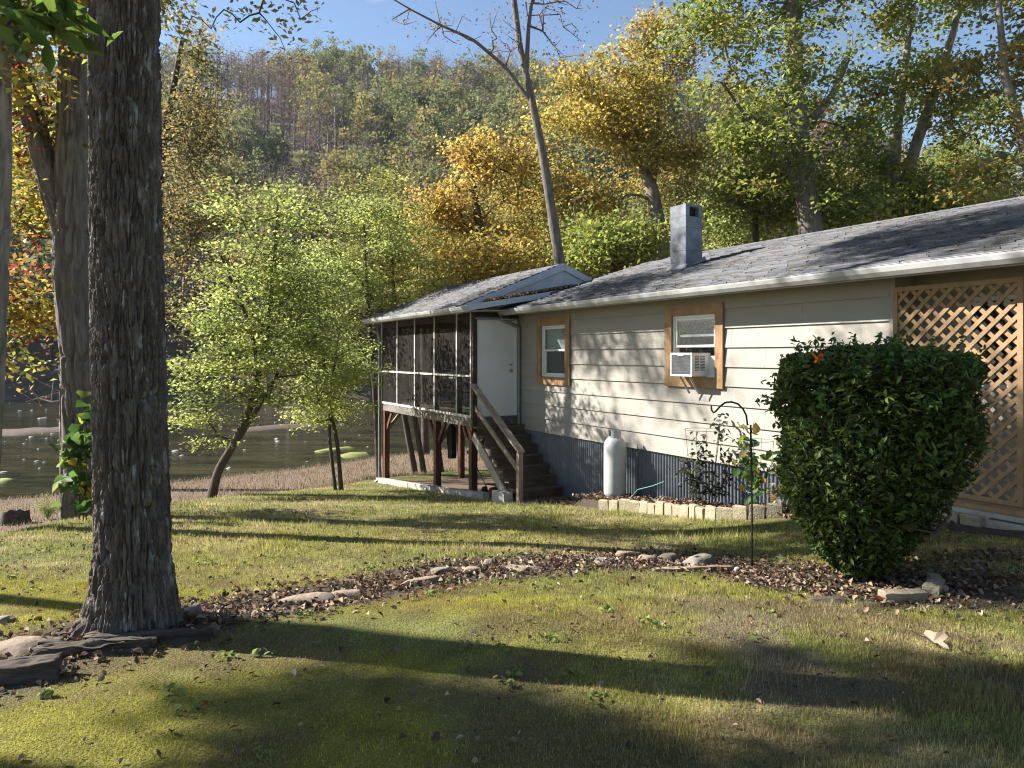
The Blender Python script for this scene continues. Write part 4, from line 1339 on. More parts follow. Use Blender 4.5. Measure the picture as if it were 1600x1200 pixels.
def flat_patch(name, pts_px, h, mat, label, kind=None, cat=None):
    pts = [WP(*q) for q in pts_px]
    c = sum((Vector(q) for q in pts), Vector()) / len(pts)
    V = [(q.x, q.y, WATER_Z - 0.05) for q in pts] + [(c.x + (q.x - c.x) * 0.8, c.y + (q.y - c.y) * 0.8, WATER_Z + h) for q in pts] + [(c.x, c.y, WATER_Z + h * 1.2)]
    k = len(pts)
    Fs = [(i, (i + 1) % k, k + (i + 1) % k, k + i) for i in range(k)] + [(k + i, k + (i + 1) % k, 2 * k) for i in range(k)]
    o = MB().add(V, Fs).build(name, M[mat], None, True)
    return tag(o, label, cat, None, kind)
flat_patch("water_weed", [(528, 712), (545, 708), (575, 707), (580, 711), (560, 715), (535, 716)], 0.06, 'weed', "larger yellow-green weed mat floating on the river left of the porch", None, "water weed")
flat_patch("water_weed", [(487, 706), (510, 702), (550, 698), (558, 700), (530, 704), (495, 708)], 0.05, 'weed', "thin yellow-green weed strip on the river behind the larger mat", None, "water weed")
flat_patch("water_weed", [(-8, 750), (12, 748), (24, 750), (14, 754), (-8, 755)], 0.05, 'weed', "pale weed strip on the river behind the stump", None, "water weed")
pmat_bar = pmat("gravel_bar", (0.085, 0.058, 0.042), (0.045, 0.03, 0.022), scale=3, rough=0.9, bump=0.6)
M['bar'] = pmat_bar
flat_patch("gravel_bar", [(-60, 680), (-20, 672), (20, 671), (50, 668), (80, 669), (110, 665), (200, 663), (215, 667), (140, 671), (90, 675), (60, 677), (30, 681), (0, 682)], 0.05, 'bar', "low reddish gravel bar in the river", "structure")
flat_patch("gravel_bar", [(350, 672), (380, 668), (440, 663), (500, 662), (510, 666), (440, 670), (380, 675)], 0.04, 'bar', "low tan gravel bar behind the leaning tree", "structure")

# ------------------------------------------------------------------ foliage and tree builders
def unit(a):
    return a / np.maximum(np.linalg.norm(a, axis=1, keepdims=True), 1e-9)

def leaf_geo(P, L, W, col, rng, up=0.6, droop=0.25, fold=0.18, shape=4):
    """one small folded leaf per point: shape 4 = rhombus quad, 6 = pointed oval of two quads"""
    n = len(P)
    nrm = rng.normal(size=(n, 3))
    nrm[:, 2] = np.abs(nrm[:, 2]) + up
    nrm = unit(nrm)
    ax = rng.normal(size=(n, 3))
    ax[:, 2] -= droop
    ax = unit(ax - (ax * nrm).sum(1, keepdims=True) * nrm)
    sd = np.cross(nrm, ax)
    L = (np.ones(n) * L * rng.uniform(0.65, 1.3, n))[:, None]
    W = (np.ones(n) * W * rng.uniform(0.7, 1.25, n))[:, None]
    up_ = nrm * W * fold
    if shape == 4:
        V = np.stack([P - ax * L * 0.5, P + sd * W * 0.5 + up_, P + ax * L * 0.5, P - sd * W * 0.5 + up_], 1)
        V = V.reshape(-1, 3)
        Fc = np.arange(4 * n).reshape(n, 4)
        return V, Fc, np.repeat(col, 4, 0)
    V = np.stack([P - ax * L * 0.5, P - ax * L * 0.12 + sd * W * 0.5 + up_, P + ax * L * 0.2 + sd * W * 0.42 + up_, P + ax * L * 0.5 - nrm * L * 0.08,
                  P + ax * L * 0.2 - sd * W * 0.42 + up_, P - ax * L * 0.12 - sd * W * 0.5 + up_], 1).reshape(-1, 3)
    b = (np.arange(n) * 6)[:, None]
    Fc = np.concatenate([b + np.array([[0, 1, 2, 3]]), b + np.array([[0, 3, 4, 5]])], 0)
    return V, Fc, np.repeat(col, 6, 0)

def pick(pal, n, rng, jit=0.18):
    pal = np.array(pal, float)
    w = pal[:, 3] / pal[:, 3].sum()
    c = pal[rng.choice(len(pal), n, p=w), :3]
    return np.clip(c * rng.uniform(1 - jit, 1 + jit, (n, 1)) * rng.uniform(0.93, 1.07, (n, 3)), 0.002, 0.9)

def clusters_in(ells, n, rng, shell=0.45, lumpy=0.0):
    """points spread through a union of ellipsoids ((cx,cy,cz),(rx,ry,rz)), thicker towards the outside, with gaps"""
    vols = np.array([r[0] * r[1] * r[2] for _, r in ells])
    out = []
    while len(out) < n:
        k = rng.choice(len(ells), p=vols / vols.sum())
        c, r = np.array(ells[k][0]), np.array(ells[k][1])
        d = rng.normal(size=3)
        d /= np.linalg.norm(d)
        q = c + d * r * (rng.random() ** shell)
        if lumpy and vnoise(np.array([q[0] * 0.9]), np.array([q[1] * 0.9]), np.array([q[2] * 0.9]), seed=77)[0] < lumpy:
            continue
        out.append(q)
    return np.array(out)

def skeleton(trunks, pts, rng, step=0.5, rise=0.35, twig=0.010, wob=0.05):
    """trunks: lists of (x,y,z,r). each cluster point is joined to the nearest limb already grown"""
    N, PAR, R0 = [], [], []
    for tr in trunks:
        par0 = -1
        if N:     # a fork starts at the nearest node
            q = np.array(tr[0][:3])
            par0 = int(np.argmin(np.linalg.norm(np.array(N) - q, axis=1)))
        prev = None
        for i in range(len(tr)):
            p, r = np.array(tr[i][:3], float), tr[i][3]
            if prev is None:
                N.append(p); PAR.append(par0); R0.append(r)
            else:
                L_ = np.linalg.norm(p - prev[0])
                m = max(1, int(L_ / step))
                for k in range(1, m + 1):
                    f = k / m
                    N.append(prev[0] + (p - prev[0]) * f)
                    PAR.append(len(N) - 2)
                    R0.append(prev[1] + (r - prev[1]) * f)
            prev = (p, r)
    nt = len(N)
    base = np.array(N)
    order = np.argsort([np.min(np.linalg.norm(base - q, axis=1)) for q in pts])
    tips = []
    arr = np.zeros((nt + len(pts) * 14, 3))
    arr[:nt] = base
    cnt = nt
    for oi in order:
        q = pts[oi]
        A = arr[:cnt]
        dv = q - A
        dist = np.linalg.norm(dv, axis=1)
        cost = dist + rise * np.maximum(-(dv[:, 2]) + 0.15 * dist, 0)
        cost[0] += 2.0
        j = int(np.argmin(cost))
        L_ = dist[j]
        m = int(min(12, max(1, round(L_ / step))))
        par = j
        a = A[j].copy()
        sag = rng.normal(size=3) * wob * L_
        sag[2] = abs(sag[2]) + 0.06 * L_
        for k in range(1, m + 1):
            f = k / m
            p = a + (q - a) * f + sag * math.sin(math.pi * f) * (0.8 + 0.4 * rng.random())
            arr[cnt] = p
            N.append(p); PAR.append(par); R0.append(0.0)
            par = cnt
            cnt += 1
        tips.append(par)
    PAR = np.array(PAR)
    load = np.zeros(cnt)
    for t in tips:
        load[t] += 1
    for i in range(cnt - 1, -1, -1):
        if PAR[i] >= 0:
            load[PAR[i]] += load[i]
    R = np.maximum(np.array(R0), twig * np.maximum(load, 1) ** 0.42)
    R[nt:] = twig * np.maximum(load[nt:], 1) ** 0.42
    for i in range(nt, cnt):
        R[i] = min(R[i], R[PAR[i]] * 0.92)
    return arr[:cnt], PAR, R, nt

def limbs_geo(N, PAR, R, sides=5, lo=0, hi=None):
    hi = hi or len(N)
    idx = [i for i in range(lo, hi) if PAR[i] >= 0]
    if not idx:
        return np.zeros((0, 3)), np.zeros((0, 4), int)
    idx = np.array(idx)
    a, b = N[PAR[idx]], N[idx]
    ra, rb = R[PAR[idx]].copy(), R[idx]
    ra = np.minimum(ra, rb * 1.5 + 0.002)
    d = unit(b - a)
    ref = np.where(np.abs(d[:, 2:3]) > 0.9, np.array([[1.0, 0, 0]]), np.array([[0, 0, 1.0]]))
    s = unit(np.cross(d, ref))
    t = np.cross(s, d)
    ang = np.arange(sides) / sides * 2 * math.pi
    off = s[:, None, :] * np.cos(ang)[None, :, None] + t[:, None, :] * np.sin(ang)[None, :, None]
    V = np.concatenate([a[:, None] + off * ra[:, None, None], (b + d * rb[:, None] * 0.3)[:, None] + off * rb[:, None, None]], 1).reshape(-1, 3)
    base = (np.arange(len(idx)) * 2 * sides)[:, None]
    Fs = []
    for k in range(sides):
        k2 = (k + 1) % sides
        Fs.append(base + np.array([[k, k2, sides + k2, sides + k]]))
    return V, np.concatenate(Fs, 0)

def trunk_tube(path, mat, name, parent, sides=20, rough=0.06, seed=0, flare=0.35):
    """a continuous tapered, slightly lumpy trunk along (x,y,z,r) points"""
    P = np.array(path, float)
    seg = np.concatenate([[0], np.cumsum(np.linalg.norm(np.diff(P[:, :3], axis=0), axis=1))])
    s = np.arange(0, seg[-1] + 0.08, 0.12 if sides < 30 else 0.05)
    Q = np.stack([np.interp(s, seg, P[:, k]) for k in range(4)], 1)
    for _ in range(3):
        Q[1:-1, :3] = (Q[:-2, :3] + 2 * Q[1:-1, :3] + Q[2:, :3]) / 4
    ang = np.arange(sides) / sides * 2 * math.pi
    d = unit(np.gradient(Q[:, :3], axis=0))
    sx = unit(np.cross(d, np.array([[0, 1.0, 0.02]])))
    sy = np.cross(d, sx)
    A, S = np.meshgrid(ang, s)
    fur = np.abs(vnoise(np.cos(A) * 5.5, np.sin(A) * 5.5, S * 2.2, seed=seed + 5) - 0.5) * 2
    rr = Q[:, 3][:, None] * (1 + (0.28 * (smooth(0.0, 0.35, fur) - 0.7) if sides > 30 else 0) + rough * 2 * (fbm(np.cos(A) * 2 + seed, np.sin(A) * 2, S * 0.9, seed=seed) - 0.5) + flare * np.exp(-S / 0.25) * (0.6 + 0.4 * np.cos(A * 5 + seed)))
    V = Q[:, None, :3] + sx[:, None, :] * (np.cos(A) * rr)[..., None] + sy[:, None, :] * (np.sin(A) * rr)[..., None]
    m, n = len(s), sides
    i = np.arange(m * n).reshape(m, n)
    Fs = np.stack([i[:-1], np.roll(i[:-1], -1, 1), np.roll(i[1:], -1, 1), i[1:]], -1).reshape(-1, 4)
    return mk(name, V.reshape(-1, 3), Fs, mat, parent, True)

def tree(name, label, cat_group, trunks, ells, n_cl, per, leaf, pal, seed, bark='bark_grey', spread=0.35, up=0.5, twig=0.010, shell=0.45, lumpy=0.0, leafmat_='leaf', rise=0.35, extra_pts=None, wob=0.05, sides=5, hue=0.3, tsides=18, flat=0.62):
    rng = np.random.default_rng(seed)
    base = trunks[0][0]
    root = empty(name, (base[0], base[1], base[2]))
    tag(root, label, "tree", cat_group)
    off = np.array(base[:3])
    pts = clusters_in(ells, n_cl, rng, shell, lumpy) if n_cl else np.zeros((0, 3))
    if extra_pts is not None:
        pts = np.concatenate([pts, np.array(extra_pts, float)], 0)
    N, PAR, R, nt = skeleton(trunks, pts, rng, twig=twig, rise=rise, wob=wob)
    for k, tr in enumerate(trunks):
        trunk_tube([(q[0] - off[0], q[1] - off[1], q[2] - off[2] - (0.12 if i == 0 and k == 0 else 0), q[3]) for i, q in enumerate(tr)], M[bark], "trunk" if k == 0 else "limb", root, tsides, seed=seed + k, flare=0.35 if k == 0 else 0.0)
    V, Fs = limbs_geo(N, PAR, R, sides, nt)
    if len(V):
        mk("branches", V - off, Fs, M[bark], root, True)["kind"] = "stuff"
    if per:
        m = len(pts) * per
        P = np.repeat(pts, per, 0) + rng.normal(size=(m, 3)) * np.array([spread, spread, spread * flat])
        cl_tone = np.repeat(rng.uniform(1 - hue, 1 + hue, (len(pts), 1)), per, 0)
        cl_pal = np.repeat(pick(pal, len(pts), rng), per, 0)
        c = (0.55 * cl_pal + 0.45 * pick(pal, m, rng)) * cl_tone
        V, Fs, C = leaf_geo(P, leaf[0], leaf[1], c, rng, up=up, shape=leaf[2] if len(leaf) > 2 else 4)
        mk("crown", V - off, Fs, M[leafmat_], root, False, C)
    return root

def EL(px, py, Y, rx, ry, rz):
    """an ellipsoid centred on a pixel at depth Y, radii in photo pixels (x, z) and metres (depth)"""
    p = PX(px, py, Y)
    return ((p.x, p.y, p.z), (rx * Y / F, ry, rz * Y / F))

def path(pxs, Y, ground=True):
    """trunk path from photo pixels (px, py, width_px) at depth Y (or a list of depths)"""
    out = []
    for i, (x_, y_, w_) in enumerate(pxs):
        yy = Y[i] if isinstance(Y, (list, tuple)) else Y
        p = PX(x_, y_, yy)
        out.append([p.x, p.y, p.z, w_ / 2 * yy / F])
    if ground:
        out[0][2] = gz(out[0][0], out[0][1])
    return out

# palettes: linear base colours and weights
GREEN = [(0.165, 0.205, 0.048, 4), (0.215, 0.25, 0.058, 3), (0.29, 0.295, 0.07, 2), (0.34, 0.27, 0.07, 0.8)]
BIRCH = [(0.33, 0.37, 0.105, 4), (0.26, 0.305, 0.085, 3), (0.40, 0.41, 0.14, 3), (0.17, 0.215, 0.065, 2)]
YELLOW = [(0.42, 0.32, 0.075, 4), (0.33, 0.28, 0.075, 3), (0.44, 0.27, 0.065, 1.6), (0.22, 0.22, 0.06, 2.4)]
ORANGE = [(0.46, 0.28, 0.065, 4), (0.45, 0.33, 0.08, 3), (0.36, 0.20, 0.06, 0.8), (0.27, 0.25, 0.07, 4)]
OLIVE = [(0.19, 0.185, 0.055, 4), (0.25, 0.22, 0.065, 3), (0.125, 0.14, 0.045, 2), (0.31, 0.23, 0.06, 1)]
REDOAK = [(0.33, 0.32, 0.06, 5), (0.40, 0.36, 0.07, 3.5), (0.21, 0.050, 0.03, 4.0), (0.34, 0.15, 0.04, 0.7), (0.16, 0.20, 0.045, 2.5)]
DARKG = [(0.045, 0.065, 0.020, 4), (0.065, 0.085, 0.025, 3), (0.09, 0.10, 0.03, 1)]

# -- the big oak trunk in the foreground, its furrowed bark modelled
oak_p = G(213, 985)
oak = empty("oak_tree", oak_p)
tag(oak, "big oak with a thick straight furrowed trunk rising from the rock border", "tree")
def oak_trunk():
    nA, nS = 320, 720
    H_ = 6.2
    s = np.linspace(-0.15, H_, nS)
    ang = np.arange(nA) / nA * 2 * math.pi
    A, S = np.meshgrid(ang, s)
    R = np.interp(s, [-0.15, 0.0, 0.25, 0.6, 1.2, 2.4, 4.2, 6.2], [0.255, 0.238, 0.213, 0.200, 0.194, 0.188, 0.180, 0.165])[:, None]
    flare = 0.20 * np.exp(-np.maximum(S, 0) / 0.20) * (0.35 + 0.65 * np.maximum(0, np.cos(A * 2.5 + 0.9)) ** 2) + 0.55 * np.exp(-np.maximum(S, 0) / 0.17) * np.maximum(0, np.cos(A - 3.5)) ** 8
    x_, y_ = np.cos(A), np.sin(A)
    warp = 0.35 * (fbm(x_ * 2.2, y_ * 2.2, S * 1.1, seed=70) - 0.5)
    # interlacing vertical plates: furrows where a stretched ridged noise crosses zero
    u = A / (2 * math.pi) * 46 + warp * 7
    f1 = np.abs(vnoise(np.cos(A) * 8.6 + warp * 2.5, np.sin(A) * 8.6, S * 4.6, seed=71) - 0.5) * 2
    f2 = np.abs(vnoise(np.cos(A) * 16 + warp * 3, np.sin(A) * 16, S * 9.5, seed=72) - 0.5) * 2
    f3 = fbm(np.cos(A) * 26, np.sin(A) * 26, S * 26, seed=73, octaves=3)
    furrow = smooth(0.02, 0.30, f1) * 0.6 + smooth(0.02, 0.34, f2) * 0.4
    rr = R * (1 + flare) + 0.046 * (furrow - 0.75) + 0.026 * (f3 - 0.5)
    lean = np.interp(s, [0, 3.8, 6.2], [0.0, -0.06, -0.05])[:, None]
    V = np.stack([x_ * rr + lean - 0.02 * np.sin(S * 0.7), y_ * rr, S + 0 * A], -1).reshape(-1, 3)
    i = np.arange(nA * nS).reshape(nS, nA)
    Fs = np.stack([i[:-1], np.roll(i[:-1], -1, 1), np.roll(i[1:], -1, 1), i[1:]], -1).reshape(-1, 4)
    mk("trunk", V, Fs, M['oakbark'], oak, True)
oak_trunk()
rng = np.random.default_rng(5)
top = [(oak_p.x + 0.04, oak_p.y, oak_p.z + 5.9, 0.17), (oak_p.x + 0.1, oak_p.y + 0.1, oak_p.z + 8.5, 0.12), (oak_p.x, oak_p.y + 0.2, oak_p.z + 11.5, 0.05)]
pts = clusters_in([((oak_p.x + 0.2, oak_p.y + 0.6, oak_p.z + 9.5), (3.6, 3.4, 3.0))], 130, rng, 0.5)
N_, PAR_, R_s, nt_ = skeleton([top], pts, rng, twig=0.012)
Vb, Fb = limbs_geo(N_, PAR_, R_s, 5, 1)
mk("branches", Vb - np.array(oak_p), Fb, M['bark_twig'], oak, True)
m_ = len(pts) * 90
Pl = np.repeat(pts, 90, 0) + rng.normal(size=(m_, 3)) * np.array([0.34, 0.34, 0.22])
Vl, Fl, Cl = leaf_geo(Pl, 0.13, 0.075, pick(OLIVE, m_, rng), rng)
mk("crown", Vl - np.array(oak_p), Fl, M['leaf'], oak, False, Cl)
# dangling bare-tipped sprays hanging into the top of the view
spr = []
for (x_, y_) in ((300, 25), (330, 45), (350, 15), (375, 35), (405, 20), (430, 50), (445, 78), (470, 30), (500, 12), (460, 5), (285, 60), (270, 40)):
    spr.append(tuple(PX(x_, y_, 7.5)))
spr = np.array(spr)
st_tr = [(-2.2, 5.2, 5.2, 0.06), (-2.4, 6.6, 4.4, 0.04), (-2.45, 7.4, 3.7, 0.02)]
Ns, PARs, Rs, nts = skeleton([st_tr], spr, np.random.default_rng(3), twig=0.004, step=0.12, wob=0.03)
Vb, Fb = limbs_geo(Ns, PARs, Rs, 5, 1)
mk("hanging_branch", Vb - np.array(oak_p), Fb, M['bark_twig'], oak, True)
rs_ = np.random.default_rng(4)
mm = len(spr) * 16
Pl = np.repeat(spr, 16, 0) + rs_.normal(size=(mm, 3)) * np.array([0.13, 0.13, 0.10])
Vl, Fl, Cl = leaf_geo(Pl, 0.075, 0.04, pick(YELLOW + OLIVE, mm, rs_), rs_)
mk("hanging_leaves", Vl - np.array(oak_p), Fl, M['leaf'], oak, False, Cl)

# -- left side: trunk at the picture's edge, forked tree
tree("slender_tree", "slender trunk at the lawn's left edge beside the forked tree", None,
     [path([(-40, 850, 50), (-18, 560, 42), (-8, 300, 42), (-8, 60, 40), (-5, -200, 34), (0, -500, 20)], 9.4)],
     [EL(-230, -420, 8.3, 200, 1.0, 150), EL(60, -60, 9.0, 110, 1.0, 70)], 62, 110, (0.13, 0.07), REDOAK, 101, 'bark_pale', lumpy=0.35, tsides=56)
tree("forked_tree", "forked grey-barked tree with red and yellow oak leaves on the bank", None,
     [path([(132, 800, 62), (128, 700, 54), (124, 540, 52), (112, 420, 52), (112, 330, 44), (112, 200, 40), (114, 60, 36), (120, -200, 28), (125, -450, 14)], 10.8),
      path([(106, 372, 36), (86, 310, 34), (66, 240, 32), (45, 160, 30), (15, 60, 24), (-20, -80, 16)], 10.8, False)],
     [EL(75, 95, 10.6, 95, 1.4, 120), EL(55, 260, 11.4, 85, 1.2, 120), EL(30, 480, 12.0, 60, 1.0, 100), EL(75, 140, 9.9, 80, 0.5, 120), EL(-90, -250, 10.8, 170, 1.5, 130), EL(110, -430, 12.3, 170, 2.2, 110)], 235, 100, (0.12, 0.075), REDOAK, 102, 'bark_grey', lumpy=0.34, spread=0.26, tsides=64)
tree("tall_hickory", "tall yellow-leaved tree on the river bank behind the forked tree", None,
     [path([(205, 800, 26), (205, 500, 22), (195, 250, 16), (170, 60, 11), (130, -120, 6)], 16.5)],
     [EL(100, -20, 16.5, 160, 2.2, 70), EL(40, -150, 16.5, 150, 2.2, 110), EL(190, -70, 16.5, 110, 1.8, 80)], 76, 110, (0.12, 0.075), [(0.32, 0.28, 0.075, 4), (0.22, 0.22, 0.06, 4), (0.34, 0.22, 0.06, 0.7), (0.15, 0.16, 0.05, 2)], 104, 'bark_twig', lumpy=0.40, spread=0.28)
# broad green leaves dangling into the top-left corner: a branch of a young tree whose stem stands outside the view
tree("leafy_sapling", "young tree whose broad drooping green leaves hang close in front of the forked tree", None,
     [[(-3.1, 2.6, gz(-3.1, 2.6), 0.035), (-3.0, 2.7, 0.5, 0.03), (-2.6, 3.0, 1.5, 0.02), (-2.25, 3.05, 1.72, 0.008)]],
     [], 0, 8, (0.15, 0.055, 6), [(0.075, 0.115, 0.022, 3), (0.11, 0.15, 0.028, 2), (0.20, 0.18, 0.03, 0.6)], 103, 'bark_twig', spread=0.08, up=-0.3, twig=0.004,
     extra_pts=[tuple(PX(*q)) for q in ((5, 10, 3.0), (25, 25, 2.95), (45, 15, 3.0), (70, 35, 3.0), (90, 25, 3.05), (55, 55, 2.9), (10, 40, 2.9), (80, 5, 3.0), (100, 45, 3.1))])
tree("chestnut_oak", "brown-gold leaved tree standing behind the oak trunk's right edge", None,
     [path([(225, 770, 26), (228, 500, 22), (250, 250, 15), (285, 60, 6)], 24)],
     [EL(285, 330, 24, 60, 1.8, 230), EL(300, 150, 24, 55, 1.6, 120)], 120, 90, (0.13, 0.08), [(0.26, 0.20, 0.075, 3), (0.19, 0.155, 0.065, 3), (0.30, 0.18, 0.06, 1), (0.14, 0.14, 0.055, 4)], 105, 'bark_twig', lumpy=0.33)

# -- river birches on the bank
tree("leaning_birch", "leaning bright green birch on the bank, largest of the waterside birches", "birches on the bank",
     [path([(328, 776, 15), (340, 735, 13), (368, 690, 12), (392, 635, 10), (408, 575, 10), (420, 500, 7), (428, 420, 5), (432, 350, 3), (435, 310, 2)], 15.6),
      path([(372, 686, 9), (402, 640, 7), (430, 590, 5)], 15.6, False), path([(408, 575, 8), (380, 480, 6), (345, 400, 4)], 15.6, False)],
     [EL(420, 380, 15.6, 95, 1.5, 125), EL(430, 470, 15.6, 120, 1.6, 80), EL(365, 560, 15.6, 95, 1.4, 110), EL(330, 640, 15.3, 66, 1.1, 85), EL(480, 560, 15.6, 80, 1.3, 90)], 270, 78, (0.085, 0.058), BIRCH, 111, 'bark_twig', spread=0.25, lumpy=0.36, twig=0.006, up=1.1, flat=0.3)
tree("twin_birch", "twin-stemmed young birch between the leaning birch and the porch", "birches on the bank",
     [path([(534, 762, 7), (527, 690, 6), (512, 620, 5), (500, 520, 5), (495, 450, 3)], 17.2), path([(524, 762, 6), (514, 680, 5), (518, 600, 4), (530, 520, 3)], 17.2)],
     [EL(515, 590, 17.2, 70, 1.2, 95), EL(500, 480, 17.2, 55, 1.1, 80)], 120, 75, (0.085, 0.058), BIRCH, 112, 'bark_twig', spread=0.26, lumpy=0.36, twig=0.006, up=1.1, flat=0.3)
tree("slanting_birch", "slanting thin birch whose stems show under the raised porch", "birches on the bank",
     [path([(650, 760, 10), (632, 650, 9), (605, 520, 8), (580, 420, 6), (565, 330, 3)], 24), path([(663, 758, 9), (648, 650, 8), (618, 500, 7), (612, 400, 5), (610, 310, 3)], 24)],
     [EL(580, 380, 24, 95, 1.8, 110), EL(640, 440, 24, 70, 1.6, 70), EL(545, 480, 24, 55, 1.4, 70)], 230, 80, (0.10, 0.07), [(0.38, 0.38, 0.10, 4), (0.30, 0.31, 0.085, 3), (0.44, 0.37, 0.11, 2), (0.19, 0.21, 0.06, 1.5)], 113, 'bark_twig', spread=0.32, lumpy=0.34, twig=0.007, up=1.0, flat=0.35)
tree("screen_birch", "slim birch whose airy crown rises behind the far corner of the porch", "birches on the bank",
     [path([(592, 756, 9), (588, 650, 8), (580, 540, 6), (572, 430, 4), (568, 330, 2)], 20.5)],
     [EL(560, 380, 20.5, 75, 1.3, 90), EL(530, 460, 20.5, 60, 1.2, 70), EL(610, 420, 20.8, 55, 1.2, 60)], 130, 75, (0.09, 0.062), BIRCH, 117, 'bark_twig', spread=0.28, lumpy=0.34, twig=0.006, up=1.1, flat=0.33)
for x_, lab in ((690, "thin bare stem standing behind the middle porch post"), (722, "thin bare stem standing behind the near porch corner post")):
    tree("thin_sapling", lab, None, [path([(x_, 757, 9), (x_ - 6, 690, 8), (x_ - 12, 600, 6), (x_ - 20, 480, 4)], 23)], [EL(x_ - 20, 470, 23, 45, 1.0, 60)], 24, 70, (0.085, 0.06), BIRCH, 114 + x_, 'bark_twig', spread=0.28)

# -- behind the cottage
BGR = "trees behind the cottage"
tree("bare_sycamore", "tall nearly bare tree with pale curving trunk behind the porch roof", BGR,
     [path([(884, 640, 21), (876, 420, 18), (862, 330, 15), (848, 240, 13), (830, 150, 11), (812, 70, 9), (803, 0, 9), (790, -120, 7), (780, -250, 4)], 21),
      path([(834, 165, 7), (790, 105, 6), (740, 62, 5), (690, 40, 3.5), (640, 14, 2.5), (600, -10, 2)], 21, False), path([(822, 115, 8), (826, 40, 6), (835, -30, 4)], 21, False)],
     [EL(700, 35, 21, 95, 1.2, 45), EL(850, 0, 21, 70, 1.2, 70), EL(800, -120, 21, 150, 2.2, 110), EL(880, 60, 21, 50, 1.0, 40), EL(780, 60, 21, 40, 1.0, 60), EL(900, 290, 21, 50, 0.8, 60)], 330, 5, (0.085, 0.055), [(0.20, 0.07, 0.035, 3), (0.17, 0.11, 0.04, 2)], 121, 'bark_grey', spread=0.22, twig=0.0075, wob=0.07)
tree("orange_maple", "orange maple behind the porch roof's left slope", BGR,
     [path([(770, 640, 20), (765, 440, 17), (745, 330, 12), (735, 230, 6)], 27)],
     [EL(735, 250, 27, 60, 1.8, 70), EL(690, 330, 27, 75, 1.8, 55), EL(780, 340, 27, 80, 1.8, 70), EL(700, 410, 27, 80, 1.8, 40), EL(800, 260, 27, 60, 1.6, 50)], 210, 70, (0.13, 0.095), ORANGE, 122, 'bark_twig', spread=0.34, lumpy=0.42, shell=0.6)
tree("yellow_maple", "large golden yellow tree with a leaning trunk left of the chimney", BGR,
     [path([(1040, 640, 28), (1034, 380, 24), (1018, 290, 19), (985, 230, 14), (940, 180, 9), (915, 110, 4)], 26), path([(1018, 290, 14), (1030, 200, 10), (1020, 100, 6), (1005, 40, 3)], 26, False)],
     [EL(950, 190, 26, 120, 2.4, 120), EL(1030, 140, 26, 85, 2.0, 110), EL(900, 300, 26, 75, 1.8, 85), EL(1010, 55, 26, 40, 1.2, 40), EL(860, 180, 26, 55, 1.6, 80), EL(1070, 260, 26, 70, 1.8, 60)], 330, 70, (0.14, 0.095), YELLOW, 123, 'bark_pale', spread=0.36, lumpy=0.42, shell=0.6, flat=0.45)
tree("green_oak", "tall green oak with dark trunk behind the roof right of the chimney", BGR,
     [path([(1268, 620, 46), (1268, 370, 38), (1258, 280, 32), (1246, 180, 28), (1240, 60, 22), (1236, -80, 16), (1230, -250, 8)], 22.5), path([(1250, 210, 15), (1300, 150, 11), (1330, 80, 7)], 22.5, False), path([(1262, 300, 13), (1200, 230, 9), (1150, 160, 5)], 22.5, False)],
     [EL(1240, 130, 22.5, 150, 2.6, 120), EL(1150, 220, 22.5, 90, 2.0, 90), EL(1290, 280, 22.5, 85, 2.0, 55), EL(1200, -80, 22.5, 230, 3.0, 140), EL(1100, 40, 22.5, 60, 1.6, 60), EL(1330, 200, 22.5, 70, 1.8, 80)], 360, 68, (0.17, 0.10), GREEN, 124, 'bark_grey', spread=0.34, lumpy=0.42, shell=0.6, flat=0.45)
tree("spreading_oak", "green oak with pale forked limbs standing right of the tall oak behind the roof", BGR,
     [path([(1390, 600, 34), (1390, 350, 28), (1394, 260, 22), (1402, 190, 16), (1420, 60, 9)], 24), path([(1396, 360, 20), (1430, 230, 17), (1460, 140, 14), (1490, 50, 10), (1510, -60, 6)], 24, False), path([(1396, 330, 10), (1440, 300, 8), (1500, 285, 5)], 24, False)],
     [EL(1440, 130, 24, 120, 2.4, 120), EL(1390, 270, 24, 90, 2.0, 55), EL(1480, -40, 24, 160, 2.8, 110), EL(1370, 60, 24, 60, 1.6, 80)], 250, 64, (0.17, 0.10), GREEN + [(0.25, 0.19, 0.05, 1.2)], 125, 'bark_pale', spread=0.34, lumpy=0.42, shell=0.6, flat=0.45)
tree("russet_oak", "russet-tinged tree at the far right end behind the roof", BGR,
     [path([(1640, 560, 30), (1625, 330, 24), (1600, 220, 18), (1570, 120, 12), (1560, 0, 8)], 20), path([(1610, 260, 12), (1560, 240, 9), (1500, 280, 5)], 20, False)],
     [EL(1580, 130, 20, 80, 1.8, 130), EL(1560, 290, 20, 90, 1.8, 45), EL(1640, 0, 20, 120, 2.4, 140)], 150, 62, (0.16, 0.10), [(0.20, 0.23, 0.05, 4), (0.30, 0.21, 0.06, 2), (0.34, 0.15, 0.045, 1), (0.15, 0.19, 0.045, 3)], 126, 'bark_pale', spread=0.33, lumpy=0.42, shell=0.6, flat=0.45)
UND = "undergrowth trees behind the roofline"
